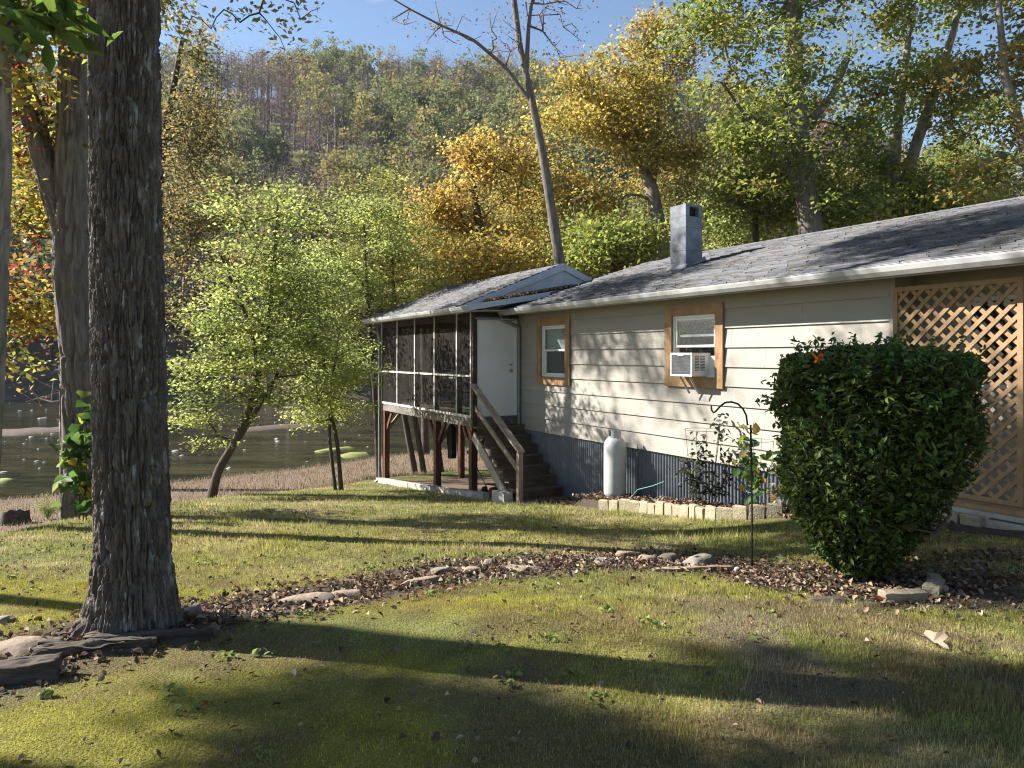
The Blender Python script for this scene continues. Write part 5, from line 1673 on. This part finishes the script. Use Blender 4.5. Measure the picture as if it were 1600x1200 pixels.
for k, (x_, y_, Y_, rx, rz, pal_, lab) in enumerate(((915, 370, 31, 70, 60, GREEN, "dark green bushy tree behind the bare sycamore's foot"), (1140, 350, 32, 80, 65, BIRCH, "pale yellow-green bushy tree right behind the chimney"), (1060, 290, 34, 70, 90, OLIVE, "olive bushy tree between the golden tree and the green oak"),
                                                (1330, 320, 33, 80, 60, OLIVE, "olive bushy tree between the two green oaks"), (1500, 270, 34, 80, 70, GREEN, "green bushy tree behind the spreading oak's right limb"), (830, 330, 33, 70, 90, YELLOW, "yellow bushy tree behind the bare sycamore's trunk"),
                                                (660, 420, 33, 60, 60, OLIVE, "olive bushy tree behind the porch roof's far corner"),
                                                (770, 420, 25, 90, 45, YELLOW, "yellow bushy tree low behind the porch gable"), (960, 385, 24, 75, 40, GREEN, "dark green bush low behind the roof left of the chimney"), (1180, 300, 25, 70, 55, GREEN, "green bushy tree below the tall oak's left limb"),
                                                (1460, 320, 24, 110, 40, GREEN, "green bushy tree low behind the roof's right end"), (1290, 340, 24, 60, 35, BIRCH, "yellow-green bush at the tall oak's foot"))):
    tree("understory_tree", lab, UND, [path([(x_ + 5, 560, 12), (x_, y_ + 20, 9), (x_ - 5, y_ - 30, 4)], Y_)], [EL(x_, y_, Y_, rx, 2.2, rz)], 85, 85, (0.16, 0.10), pal_, 140 + k, 'bark_twig', spread=0.42, lumpy=0.25)
# -- trees outside the view on the left, whose shade falls across the foreground
SHG = "trees left of the view"
for k, (x_, y_, ells_, n_, lab) in enumerate((
        (-10.9, 4.6, [((-10.6, 5.0, 5.7), (2.5, 1.5, 0.9)), ((-9.2, 4.2, 5.0), (1.6, 1.3, 0.8))], 50, "shade tree on the left lawn, the nearer one"),
        (-10.6, 7.6, [((-10.0, 6.2, 7.0), (1.8, 0.6, 0.7)), ((-12.9, 6.6, 8.0), (1.8, 0.8, 0.9))], 46, "shade tree on the left lawn, the farther one"))):
    g = gz(x_, y_)
    zt_ = ells_[0][0][2]
    tree("shade_tree", lab, SHG, [[(x_, y_, g, 0.2), (x_ + 0.1, y_, g + 3, 0.16), (ells_[0][0][0], ells_[0][0][1], zt_, 0.07)]], ells_, n_, 190, (0.13, 0.08), GREEN, 160 + k, 'bark_grey', spread=0.19, lumpy=0.46)

# ------------------------------------------------------------------ far wood
def far_tree_mesh(kind, seed, n_leaf=650, hgt=13.0):
    rng = np.random.default_rng(seed)
    tr = [[(0, 0, -1.0, 0.16), (0.1, 0, hgt * 0.5, 0.11), (0.0, 0.1, hgt * 0.85, 0.05)]]
    if kind == 'bare':
        pts = clusters_in([((0, 0, hgt * 0.66), (2.3, 2.3, hgt * 0.36))], 75, rng, 0.55)
        N, PAR, R, nt = skeleton(tr, pts, rng, step=1.6, twig=0.028, wob=0.08)
        V, Fs = limbs_geo(N, PAR, R, 3, 1)
        pal = [(0.19, 0.15, 0.125, 3), (0.15, 0.11, 0.09, 2)]
        nl = 420
        P = pts[rng.integers(0, len(pts), nl)] + rng.normal(size=(nl, 3)) * 0.7
        cb = np.tile(np.array([[0.165, 0.138, 0.122]]), (len(V), 1))
        lv, lf, lc = leaf_geo(P, 0.55, 0.05, pick([(0.20, 0.16, 0.135, 3), (0.16, 0.125, 0.105, 2), (0.24, 0.18, 0.12, 1)], nl, rng), rng, up=0.0)
    else:
        ells = [((0, 0, hgt * 0.60), (2.7, 2.7, hgt * 0.36)), ((1.2, 0.3, hgt * 0.5), (1.9, 1.9, hgt * 0.25)), ((-1.1, -0.4, hgt * 0.65), (1.8, 1.8, hgt * 0.22))]
        pts = clusters_in(ells, 40, rng, 0.35)
        N, PAR, R, nt = skeleton(tr, pts[:16], rng, step=2.2, twig=0.03)
        V, Fs = limbs_geo(N, PAR, R, 3, 1)
        cb = np.tile(np.array([[0.15, 0.12, 0.10]]), (len(V), 1))
        P = pts[rng.integers(0, len(pts), n_leaf)] + rng.normal(size=(n_leaf, 3)) * np.array([0.5, 0.5, 0.36])
        pal = {'green': [(0.18, 0.195, 0.08, 3), (0.23, 0.235, 0.095, 2), (0.13, 0.15, 0.065, 2)], 'olive': [(0.29, 0.25, 0.095, 3), (0.34, 0.28, 0.10, 2), (0.21, 0.195, 0.085, 2)],
               'rust': [(0.24, 0.155, 0.085, 3), (0.28, 0.18, 0.085, 2), (0.18, 0.135, 0.08, 2)]}[kind]
        lv, lf, lc = leaf_geo(P, 0.46, 0.32, pick(pal, n_leaf, rng), rng, up=0.3)
    return (V, Fs, cb), (lv, lf, lc)

M['fartrunk'] = attrmat("far_trunk", nscale=3, amount=0.2, bump=0)
KINDS = {'bare': 5, 'green': 4, 'olive': 3, 'rust': 2}
LIB = {}
for kname, cnt_ in KINDS.items():
    for v in range(cnt_):
        LIB[(kname, v)] = far_tree_mesh(kname, 300 + 17 * v + len(kname) * 31, 1500)
ME = {}
for key, (a, b_) in LIB.items():
    ME[key] = (raw_mesh("far_trunk", a[0], a[1], M['fartrunk'], True, a[2]), raw_mesh("far_crown", b_[0], b_[1], M['farleaf'], False, b_[2]))

rng = np.random.default_rng(99)
cand = []
for yy in np.arange(78, 268, 5.6):
    half = yy * 0.80 + 8
    for xx in np.arange(-half, half, 5.6):
        cand.append((xx + rng.uniform(-2.6, 2.6), yy + rng.uniform(-2.6, 2.6)))
cand = np.array(cand)
zc_ = hill_z(cand[:, 0], cand[:, 1])
typ_n = fbm(cand[:, 0] * 0.035, cand[:, 1] * 0.035, seed=55)
typ_r = rng.random(len(cand))
FAR = []
for (x_, y_), z_, a, r in zip(cand, zc_, typ_n, typ_r):
    g = a + 0.35 * (r - 0.5)
    low = y_ < 100
    if low:
        k = 'green' if g > 0.40 else ('olive' if r > 0.5 else 'bare')
    else:
        k = 'green' if g > 0.60 else ('olive' if g > 0.55 else ('rust' if r > 0.90 else 'bare'))
    s = rng.uniform(0.95, 1.65) * (1.0 if low else 1.0) * (0.9 if k == 'bare' else 1.0)
    FAR.append((x_, y_, z_, k, int(rng.integers(0, KINDS[k])), s, rng.uniform(0, 6.28)))
LAB = {'bare': "grey leafless tree in the wood on the far hillside", 'green': "dull green leafy tree in the wood on the far hillside", 'olive': "yellow-olive leafy tree in the wood on the far hillside", 'rust': "rust-brown leafy tree in the wood on the far hillside"}
# in view and unhidden by the near trees: the window over the river and the ridge line
def score(f):
    px, py = 800 + f[0] / f[1] * F, HY - (f[2] + 9 * f[5]) / f[1] * F
    vis = (255 < px < 900 and 40 < py < 470)
    return (1 if vis else 0) * (1000 / f[1]) * f[5] + (4 if vis and f[1] > 225 else 0)
ordr = sorted(range(len(FAR)), key=lambda i: -score(FAR[i]))
single = set(i for i in ordr[:280] if score(FAR[i]) > 0)
ridge_i = [i for i in range(len(FAR)) if FAR[i][1] > 236 and 255 < 800 + FAR[i][0] / FAR[i][1] * F < 920]
for i in ridge_i[:20]:
    single.add(i)
for i in sorted(single):
    x_, y_, z_, k, v, s, rz = FAR[i]
    r = empty("hillside_tree", (x_, y_, z_), rz)
    r.scale = (s, s, s)
    tag(r, LAB[k], "tree", "%s trees on the far hillside" % k)
    link("trunk", ME[(k, v)][0], r)
    link("crown", ME[(k, v)][1], r)
# the rest of the wood reads as one mass
VV, FF, CC, nb = [], [], [], 0
thin = {}
for key, (a, b_) in LIB.items():
    q = b_[1][::3] if key[0] != 'bare' else b_[1][::2]
    used = q.reshape(-1)
    lv, lc = b_[0][used], b_[2][used]
    lf = np.arange(len(used)).reshape(-1, 4)
    c_ = lv.reshape(-1, 4, 3).mean(1, keepdims=True)
    lv = (c_ + (lv.reshape(-1, 4, 3) - c_) * (1.6 if key[0] != 'bare' else 1.2)).reshape(-1, 3)
    tf = a[1]
    thin[key] = (np.concatenate([a[0], lv]), np.concatenate([tf, lf + len(a[0])]), np.concatenate([a[2], lc]))
for i, (x_, y_, z_, k, v, s, rz) in enumerate(FAR):
    if i in single:
        continue
    V, Fs, C = thin[(k, v)]
    if y_ > 150 and (i % 5 == 0) and not (250 < 800 + x_ / y_ * F < 920):
        continue
    cr_, sr_ = math.cos(rz), math.sin(rz)
    W_ = np.stack([(V[:, 0] * cr_ - V[:, 1] * sr_) * s + x_, (V[:, 0] * sr_ + V[:, 1] * cr_) * s + y_, V[:, 2] * s + z_], 1)
    VV.append(W_); FF.append(Fs + nb); CC.append(C)
    nb += len(V)
wood = mk("far_wood", np.concatenate(VV), np.concatenate(FF), M['farleaf'], None, False, np.concatenate(CC))
tag(wood, "dense autumn wood covering the far hillside", "wood", None, "stuff")

# ------------------------------------------------------------------ the clipped bush
bp = G(1352, 905)
bush = empty("burning_bush", bp)
tag(bush, "large clipped dark green bush on a narrow base in front of the cottage wall", "bush")
rng = np.random.default_rng(201)
k_ = bp.y / F
def bush_surface(n, fill):
    th = rng.uniform(0, 2 * math.pi, n)
    hh = rng.random(n) ** 0.75
    h = 0.06 + hh * (1.78 - 0.06)
    r = np.interp(h, [0.06, 0.2, 0.4, 0.7, 1.1, 1.4, 1.6, 1.78], [0.20, 0.33, 0.50, 0.71, 0.83, 0.87, 0.84, 0.68])
    r = r * (1 + 0.26 * (fbm(np.cos(th) * 2.6, np.sin(th) * 2.6, h * 3.4, seed=202) - 0.5) * 2)
    rad = 0.87 * r * (1 - fill * rng.random(n) ** 1.6)
    return np.stack([rad * np.cos(th) * 1.04 + 0.09 * (h - 0.6), rad * np.sin(th) * 0.95, h], 1)
Pside = bush_surface(17000, 0.45)
nt_ = 5200
a_ = rng.uniform(0, 2 * math.pi, nt_)
q_ = np.sqrt(rng.random(nt_)) * 0.69
Ptop = np.stack([q_ * np.cos(a_) * 1.06 + 0.10, q_ * np.sin(a_), 1.82 - 0.16 * (q_ / 0.73) ** 2.6 + 0.14 * (fbm(q_ * np.cos(a_) * 3, q_ * np.sin(a_) * 3, seed=203) - 0.4) - 0.10 * rng.random(nt_)], 1)
Pin = bush_surface(7000, 0.9)
Pl = np.concatenate([Pside, Ptop, Pin])
stems = clusters_in([((0.05, 0, 1.0), (0.70, 0.64, 0.85))], 110, rng, 0.4)
N_, PAR_, R_s, nt2 = skeleton([[(0, 0, -0.05, 0.03), (0.0, 0, 0.2, 0.03)], [(0.05, 0.02, -0.03, 0.022), (0.16, 0.03, 0.35, 0.018)], [(-0.05, 0.02, -0.03, 0.022), (-0.15, -0.03, 0.35, 0.018)]], stems, rng, step=0.25, twig=0.004)
Vb, Fb = limbs_geo(N_, PAR_, R_s, 5, 0)
mk("stem", Vb, Fb, M['bark_twig'], bush, True)
tone = (0.45 + 1.15 * fbm(Pl[:, 0] * 5, Pl[:, 1] * 5, Pl[:, 2] * 5, seed=205))[:, None]
cl = tone * pick([(0.055, 0.086, 0.020, 4), (0.075, 0.108, 0.025, 3), (0.042, 0.064, 0.017, 2), (0.13, 0.165, 0.035, 1.4), (0.16, 0.15, 0.05, 0.25)], len(Pl), rng)
Vl, Fl, Cl = leaf_geo(Pl, 0.066, 0.027, cl, rng, up=0.5, droop=0.7, shape=6)
mk("foliage", Vl, Fl, M['bushleaf'], bush, False, Cl)
# sprigs standing out of the outline
sp = []
for _ in range(170):
    b0 = bush_surface(1, 0.02)[0] if random.random() < 0.6 else Ptop[random.randrange(nt_)]
    d = np.array([b0[0], b0[1], 0.25]) / max(np.linalg.norm(b0[:2]), 0.2)
    d = d / np.linalg.norm(d) if b0[2] < 1.6 else np.array([d[0] * 0.4, d[1] * 0.4, 1.0])
    for s in np.arange(0.0, random.uniform(0.04, 0.18), 0.012):
        sp.append(b0 + d * s + rng.normal(size=3) * 0.012)
sp = np.array(sp)
Vl, Fl, Cl = leaf_geo(sp, 0.055, 0.024, pick([(0.06, 0.12, 0.025, 3), (0.09, 0.15, 0.03, 2)], len(sp), rng), rng, up=0.4, shape=6)
mk("sprigs", Vl, Fl, M['bushleaf'], bush, False, Cl)
# orange leaf caught on top
lp = PX(1278, 562, bp.y - 0.45)
Vq, Fq, Cq = leaf_geo(np.array([[0, 0, 0], [0.02, 0.01, 0.02], [-0.02, 0.0, 0.015]]), 0.10, 0.07, np.array([[0.45, 0.12, 0.02]] * 3), rng, shape=6)
o = mk("caught_leaf", Vq, Fq, M['dryleaf'], None, False, Cq)
o.location = lp
tag(o, "orange autumn leaf caught on top of the clipped bush", "leaf")

# ------------------------------------------------------------------ garden plants by the wall, cages, vine, weeds
def plant(name, label, base, stems_, leaf_pts_n, leaf, pal, seed, spread=0.06, cat="plant", stem_r=0.006, up=0.3, bark='bark_twig', shape=6):
    r = empty(name, base)
    tag(r, label, cat)
    rg = np.random.default_rng(seed)
    mb, pts = MB(), []
    for s in stems_:
        mb.tube(s, [stem_r] * (len(s) - 1) + [stem_r * 0.4], 5)
        s = np.array(s, float)
        for _ in range(leaf_pts_n):
            i = rg.integers(0, len(s) - 1)
            f = rg.random()
            if i == 0 and f < 0.5:
                f += 0.4
            pts.append(s[i] + (s[i + 1] - s[i]) * f + rg.normal(size=3) * spread)
    mb.build("stem", M[bark], r, True)
    pts = np.array(pts)
    V, Fs, C = leaf_geo(pts, leaf[0], leaf[1], pick(pal, len(pts), rg), rg, up=up, droop=0.5, shape=shape)
    mk("foliage", V, Fs, M['leaf'], r, False, C)
    return r
b0 = LW(6.0, -0.45, bed_z(6.0) - 0.02)
plant("garden_plant", "dark wilting leggy plant with dry seed heads in the bed under the air conditioner", b0,
      [[(0, 0, 0), (0.04, 0, 0.5), (0.0, 0.05, 0.85), (-0.08, 0.1, 1.0)], [(0.05, 0, 0), (0.16, 0, 0.6), (0.22, 0.02, 1.05), (0.24, 0.05, 1.32)], [(-0.05, 0, 0), (-0.2, 0, 0.45), (-0.32, 0.02, 0.62)], [(0.1, 0, 0), (0.3, -0.05, 0.5), (0.4, -0.05, 0.85)], [(0, 0.02, 0), (-0.08, 0.05, 0.4), (-0.05, 0.05, 0.75)]],
      70, (0.09, 0.045), [(0.045, 0.06, 0.03, 4), (0.07, 0.06, 0.045, 3), (0.03, 0.045, 0.02, 2), (0.17, 0.15, 0.13, 1)], 211, 0.07)
b1 = LW(7.0, -0.50, bed_z(7.0) - 0.02)
plant("bean_plant", "broad-leaved green climbing plant in the green wire cage behind the shepherd hook", b1,
      [[(-0.15, 0, 0), (-0.13, 0, 0.6), (-0.08, 0.02, 1.0), (-0.02, 0.05, 1.22)], [(0.1, 0, 0), (0.12, 0, 0.55), (0.28, 0, 0.82), (0.42, 0.0, 0.80)], [(-0.05, 0, 0), (0.0, 0, 0.6), (-0.2, 0, 0.82)]],
      26, (0.15, 0.11), [(0.10, 0.16, 0.03, 4), (0.06, 0.11, 0.025, 3), (0.18, 0.20, 0.035, 1.5), (0.22, 0.17, 0.05, 0.6)], 212, 0.08)
b2 = LW(7.35, -0.55, bed_z(7.35))
plant("dry_plant", "pale dried plant with drooping bleached leaves beside the shepherd hook", b2, [[(0, 0, 0), (0.02, 0, 0.4), (0.08, 0, 0.62)], [(0.04, 0, 0), (0.14, 0, 0.4), (0.22, 0, 0.55)]], 22, (0.13, 0.06), [(0.50, 0.46, 0.38, 3), (0.40, 0.24, 0.08, 1), (0.30, 0.24, 0.15, 1)], 213, 0.06)
for k, (t_, a_, lab, w_, h_) in enumerate(((5.85, -0.35, "rusty wire plant cage around the wilting plant", 0.24, 1.15), (7.05, -0.55, "green wire cage around the climbing plant", 0.20, 1.0), (7.75, -0.5, "green wire cage half hidden by the clipped bush", 0.18, 0.75))):
    c_ = house_thing("plant_cage", t_, a_, bed_z(t_) - 0.05, lab, "plant cage")
    w = MB()
    for j in range(4):
        an = j * math.pi / 2 + 0.5
        w.tube([(0.5 * w_ * math.cos(an), 0.5 * w_ * math.sin(an), -0.05), (w_ * math.cos(an), w_ * math.sin(an), h_)], 0.0035, 5)
    w.build("upright_wires", M['cage'] if k else M['bark_twig'], c_)
    for zz in (0.35, 0.68, 1.0):
        rr = w_ * (0.5 + 0.5 * zz)
        MB().tube([(rr * math.cos(a2), rr * math.sin(a2), zz * h_) for a2 in np.linspace(0, 2 * math.pi, 25)], 0.0035, 5).build("ring", M['cage'] if k else M['bark_twig'], c_)
gh = MB()
hp = [LW(4.55, -0.62, bed_z(4.55) + 0.05), LW(4.8, -0.66, bed_z(4.8) + 0.22), LW(5.2, -0.7, bed_z(5.2) + 0.30), LW(5.45, -0.7, bed_z(5.4) + 0.38)]
tag(gh.tube(hp, 0.006, 5).build("garden_tie", M['cage'], None), "thin pale green wire arching out of the bed beside the gas cylinder", "wire")
# vine on the forked tree
vb = PX(124, 795, 9.9)
vb.z = gz(vb.x, vb.y)
vine = plant("vine", "climbing vine with large glossy leaves against the forked tree", vb,
             [[(0.0, 0, 0), (0.0, 0, 0.6), (0.05, 0.02, 1.2), (0.10, 0.05, 1.6)], [(0.1, 0, 0), (0.0, -0.05, 0.7), (-0.10, 0, 1.15)], [(0.05, 0, 0), (0.12, -0.04, 0.6), (0.08, 0, 1.3)]],
             34, (0.19, 0.16), [(0.05, 0.095, 0.022, 5), (0.075, 0.13, 0.03, 3), (0.17, 0.21, 0.03, 1), (0.34, 0.27, 0.03, 0.8)], 221, 0.10, "vine", 0.008)
wp = G(75, 812)
plant("tall_weed", "pale green feathery weed beside the hollow stump", wp, [[(0, 0, 0), (dx * 0.5, 0, 0.28), (dx, dy, h)] for dx, dy, h in ((-0.28, 0, 0.5), (-0.14, 0.05, 0.62), (0, 0, 0.66), (0.15, -0.03, 0.55), (0.28, 0.02, 0.44), (-0.36, 0.02, 0.34), (0.36, 0, 0.28), (0.05, 0.1, 0.5), (-0.08, -0.1, 0.45))],
      150, (0.045, 0.015), [(0.24, 0.29, 0.07, 3), (0.18, 0.24, 0.05, 3), (0.30, 0.32, 0.10, 1)], 222, 0.05, "weed", 0.003, shape=4)
# bare twiggy branch over the water
q0 = PX(225, 640, 13.0)
tw_pts = [tuple(PX(x_, y_, 13.0 + random.uniform(-0.4, 0.4))) for x_, y_ in ((20, 598), (30, 610), (45, 605), (60, 622), (70, 600), (80, 628), (95, 612), (110, 625), (100, 600), (125, 605), (62, 634), (50, 590), (140, 620), (84, 590), (40, 628), (118, 640), (150, 610), (105, 650))]
tree("bare_shrub", "bare twiggy shrub reaching over the water beside the forked tree", None, [[(q0.x + 0.15, q0.y, gz(q0.x + 0.15, q0.y), 0.03), (q0.x - 0.1, q0.y, q0.z - 0.4, 0.022), (q0.x - 0.9, q0.y, q0.z + 0.05, 0.014)]], [], 0, 2, (0.06, 0.04), [(0.25, 0.13, 0.06, 1)], 231, 'bark_pale', spread=0.08, twig=0.005, extra_pts=tw_pts, wob=0.12)

# ------------------------------------------------------------------ grass, reeds, fallen leaves
def blades(X, Y, H, Wd, C, rng, lean=0.5):
    n = len(X)
    Z = ground_z(X, Y) - 0.004
    a = rng.uniform(0, 2 * math.pi, n)
    ln = rng.uniform(0.1, 1.0, n) * lean * H
    b = rng.uniform(0, 2 * math.pi, n)
    wx, wy = np.cos(a) * Wd / 2, np.sin(a) * Wd / 2
    V = np.stack([np.stack([X - wx, Y - wy, Z], 1), np.stack([X + wx, Y + wy, Z], 1), np.stack([X + np.cos(b) * ln, Y + np.sin(b) * ln, Z + H], 1)], 1).reshape(-1, 3)
    return V, np.arange(3 * n).reshape(n, 3), np.repeat(C, 3, 0)

rng = np.random.default_rng(301)
parts = []
def scatter_grass(n, y0, y1, hmul, wmul):
    # uniform over the visible wedge of lawn
    Y = np.sqrt(rng.random(n) * (y1 ** 2 - y0 ** 2) + y0 ** 2)
    X = (rng.random(n) * 1.62 - 0.81) * Y
    keep = (edge_dist(X, Y) < 0.25)
    # not under the house or its bed
    t_ = (X - P0[0]) * AX[0] + (Y - P0[1]) * AX[1]
    a_ = (X - P0[0]) * AY[0] + (Y - P0[1]) * AY[1]
    keep &= ~((a_ > np.where(t_ > 2.9, -0.86, -0.1)) & (t_ > -0.2)) & ~((a_ > PA0) & (t_ > PT0) & (t_ <= 2.1))
    X, Y = X[keep], Y[keep]
    c, mul, bare = lawn_colour(X, Y)
    tuft = fbm(X * 2.2, Y * 2.2, seed=302)
    keep = (rng.random(len(X)) > mul * 0.93) & (rng.random(len(X)) > bare * 0.75) & (rng.random(len(X)) < 0.35 + 1.1 * tuft)
    X, Y, c, tuft = X[keep], Y[keep], c[keep], tuft[keep]
    mossy = smooth(7.5, 4.5, Y) * smooth(1.6, -0.6, X)
    tall = smooth(0.58, 0.72, fbm(X * 1.6 + 3, Y * 1.6, seed=303)) * (1 - mossy)
    H = (0.018 + 0.045 * rng.random(len(X)) ** 2.2 * (0.5 + tuft) + 0.085 * tall * rng.random(len(X)) ** 1.5) * 0.72 * hmul * (1 - 0.5 * mossy)
    Wd = rng.uniform(0.003, 0.0065, len(X)) * wmul
    c = c * rng.uniform(0.6, 1.6, (len(X), 1)) * rng.uniform(0.92, 1.08, (len(X), 3))
    straw = rng.random(len(X)) < 0.10
    c[straw] = np.array([0.33, 0.27, 0.14]) * rng.uniform(0.7, 1.2, (straw.sum(), 1))
    parts.append(blades(X, Y, H, Wd, c, rng))
scatter_grass(330000, 2.3, 6.0, 1.0, 1.0)
scatter_grass(170000, 6.0, 11.0, 1.15, 1.9)
scatter_grass(110000, 11.0, 19.5, 1.3, 3.0)
nb = 0
VV, FF, CC = [], [], []
for V, Fs, C in parts:
    VV.append(V); FF.append(Fs + nb); CC.append(C)
    nb += len(V)
tag(mk("grass", np.concatenate(VV), np.concatenate(FF), M['grass'], None, False, np.concatenate(CC)), "short mossy lawn grass", "grass", None, "stuff")

n = 60000
X = rng.uniform(-16, 6, n)
Y = rng.uniform(15, 36, n)
d, s = edge_dist(X, Y), shore_dist(X, Y)
keep = (d > 0.3) & (s < 0.3) & (X / Y > -0.75)
X, Y = X[keep], Y[keep]
c = pick([(0.25, 0.19, 0.135, 3), (0.18, 0.13, 0.09, 3), (0.30, 0.24, 0.165, 1.5), (0.17, 0.16, 0.07, 1)], len(X), rng)
V, Fs, C = blades(X, Y, rng.uniform(0.05, 0.17, len(X)), rng.uniform(0.012, 0.03, len(X)), c, rng, 0.6)
tag(mk("dry_reeds", V, Fs, M['grass'], None, False, C), "reddish dry grass on the river bank", "reeds", None, "stuff")

nw = 150
Yw = np.sqrt(rng.random(nw) * (9 ** 2 - 2.6 ** 2) + 2.6 ** 2)
Xw = (rng.random(nw) * 1.5 - 0.75) * Yw
kw = (edge_dist(Xw, Yw) < 0) & (fbm(Xw * 0.8, Yw * 0.8, seed=306) > 0.45)
Xw, Yw = np.repeat(Xw[kw], 9), np.repeat(Yw[kw], 9)
Xw, Yw = Xw + rng.normal(size=len(Xw)) * 0.03, Yw + rng.normal(size=len(Yw)) * 0.03
V, Fs, C = leaf_geo(np.stack([Xw, Yw, ground_z(Xw, Yw) + rng.uniform(0.012, 0.035, len(Xw))], 1), 0.042, 0.026, pick([(0.13, 0.18, 0.045, 3), (0.19, 0.23, 0.06, 2), (0.24, 0.24, 0.07, 1)], len(Xw), rng), rng, up=1.6, droop=0.0, shape=6)
tag(mk("lawn_weeds", V, Fs, M['grass'], None, False, C), "low broad-leaved weeds growing in the turf", "weeds", None, "stuff")

DRY = [(0.17, 0.115, 0.075, 4), (0.25, 0.18, 0.12, 3), (0.09, 0.06, 0.042, 4), (0.34, 0.27, 0.19, 1.5), (0.20, 0.075, 0.045, 0.5)]
def litter(name, X, Y, Z, size, seed, label, up=0.8):
    rg = np.random.default_rng(seed)
    P = np.stack([X, Y, Z], 1)
    V, Fs, C = leaf_geo(P, size, size * 0.62, pick(DRY, len(P), rg), rg, up=up, droop=0.0, fold=0.35, shape=6)
    return tag(mk(name, V, Fs, M['dryleaf'], None, False, C), label, "leaves", None, "stuff")
bd = np.array(resample(BORDER, 0.02))
i = rng.integers(0, len(bd), 5200)
X, Y = bd[i, 0] + rng.normal(size=5200) * 0.25, bd[i, 1] + rng.normal(size=5200) * 0.33
litter("fallen_leaves", X, Y, ground_z(X, Y) + rng.uniform(0.0, 0.035, 5200), RNG.uniform(0.025, 0.065, 5200), 401, "dead brown leaves lying along the rock border")
Y = np.sqrt(rng.random(3000) * (12 ** 2 - 2.6 ** 2) + 2.6 ** 2)
X = (rng.random(3000) * 1.5 - 0.75) * Y
k = edge_dist(X, Y) < 0
X, Y = X[k], Y[k]
litter("scattered_leaves", X, Y, ground_z(X, Y) + 0.014, RNG.uniform(0.016, 0.048, len(X)), 402, "dead leaves scattered thinly over the lawn")
th = rng.uniform(0, 6.28, 1300)
q = np.sqrt(rng.random(1300)) * 1.0
X, Y = bp.x + 0.25 + q * np.cos(th) * 1.25, bp.y + q * np.sin(th) * 0.55
litter("bush_litter", X, Y, ground_z(X, Y) + rng.uniform(0.0, 0.03, 1300), 0.05, 403, "dead leaves heaped under the clipped bush")
t_, a_ = rng.uniform(2.3, 9.5, 2200), rng.uniform(-0.72, -0.08, 2200)
X = P0[0] + AX[0] * t_ + AY[0] * a_
Y = P0[1] + AX[1] * t_ + AY[1] * a_
Zb = np.maximum(np.where(t_ > 3.1, bed_z(t_), -9), ground_z(X, Y)) + rng.uniform(0.0, 0.05, 2200)
litter("bed_litter", X, Y, Zb, 0.07, 404, "dead leaves covering the planted bed along the wall")
# leaves in the roof valley above the steps
a_ = rng.uniform(-0.9, 1.25, 900)
t_ = np.abs(rng.normal(size=900)) * 0.14 + 0.05
zz = 0.985 + 0.185 * (a_ - PE_A)
zz = np.maximum(zz, EAVE_Z + PITCH * (a_ - EAVE_A)) + rng.uniform(0.0, 0.05, 900)
k = t_ < 0.54
X = P0[0] + AX[0] * t_ + AY[0] * a_
Y = P0[1] + AX[1] * t_ + AY[1] * a_
litter("roof_leaves", X[k], Y[k], zz[k] + 0.012, 0.06, 405, "dead leaves piled in the roof valley above the steps")
# a few single large leaves one can point at
def big_leaf(px, py, size, col, label, seed):
    p = G(px, py)
    rg = np.random.default_rng(seed)
    n = 22
    V = []
    for k in range(n):      # lobed, curled outline
        a = 2 * math.pi * k / n
        r = size * (0.48 + 0.15 * math.cos(5 * a) + rg.uniform(-0.03, 0.03))
        V.append((r * math.cos(a), r * 0.7 * math.sin(a), 0.012 + size * (0.22 * abs(math.sin(a)) ** 1.5 + rg.uniform(0, 0.06))))
    V.append((0, 0, 0.012))
    o = mk("fallen_leaf", V, [(k, (k + 1) % n, n) for k in range(n)], M['dryleaf'], None, False, np.tile(np.array([col]), (n + 1, 1)))
    o.location = (p.x, p.y, p.z + 0.008)
    o.rotation_euler = (0.15, 0.1, rg.uniform(0, 6))
    return tag(o, label, "leaf")
big_leaf(1458, 1008, 0.17, (0.34, 0.26, 0.19), "large curled tan leaf lying in the grass beyond the bush bed", 1)
big_leaf(172, 985 + 22, 0.09, (0.45, 0.40, 0.04), "yellow leaf on the stones beside the oak's root", 2)
big_leaf(205, 990 + 2, 0.12, (0.36, 0.20, 0.08), "tan leaf lying against the oak's base", 3)
big_leaf(1377, 942, 0.12, (0.42, 0.17, 0.12), "pinkish red leaf between the tan blocks and dark stone", 4)
big_leaf(46, 1050, 0.06, (0.5, 0.36, 0.04), "small yellow leaf in front of the dark grey edging stone", 5)

# ------------------------------------------------------------------ thin autumn haze filling the valley
hm = bpy.data.materials.new("haze_air")
hm.use_nodes = True
hm.node_tree.nodes.remove(hm.node_tree.nodes["Principled BSDF"])
pv = hm.node_tree.nodes.new("ShaderNodeVolumePrincipled")
pv.inputs["Color"].default_value = (0.80, 0.88, 1.0, 1)
pv.inputs["Density"].default_value = 0.00013
pv.inputs["Anisotropy"].default_value = 0.2
hm.node_tree.links.new(pv.outputs["Volume"], hm.node_tree.nodes["Material Output"].inputs["Volume"])
hz_o = MB().box(-340, 340, -60, 340, -8, 128).build("haze", hm, None)
tag(hz_o, "thin bluish autumn haze over the valley", "haze", None, "stuff")
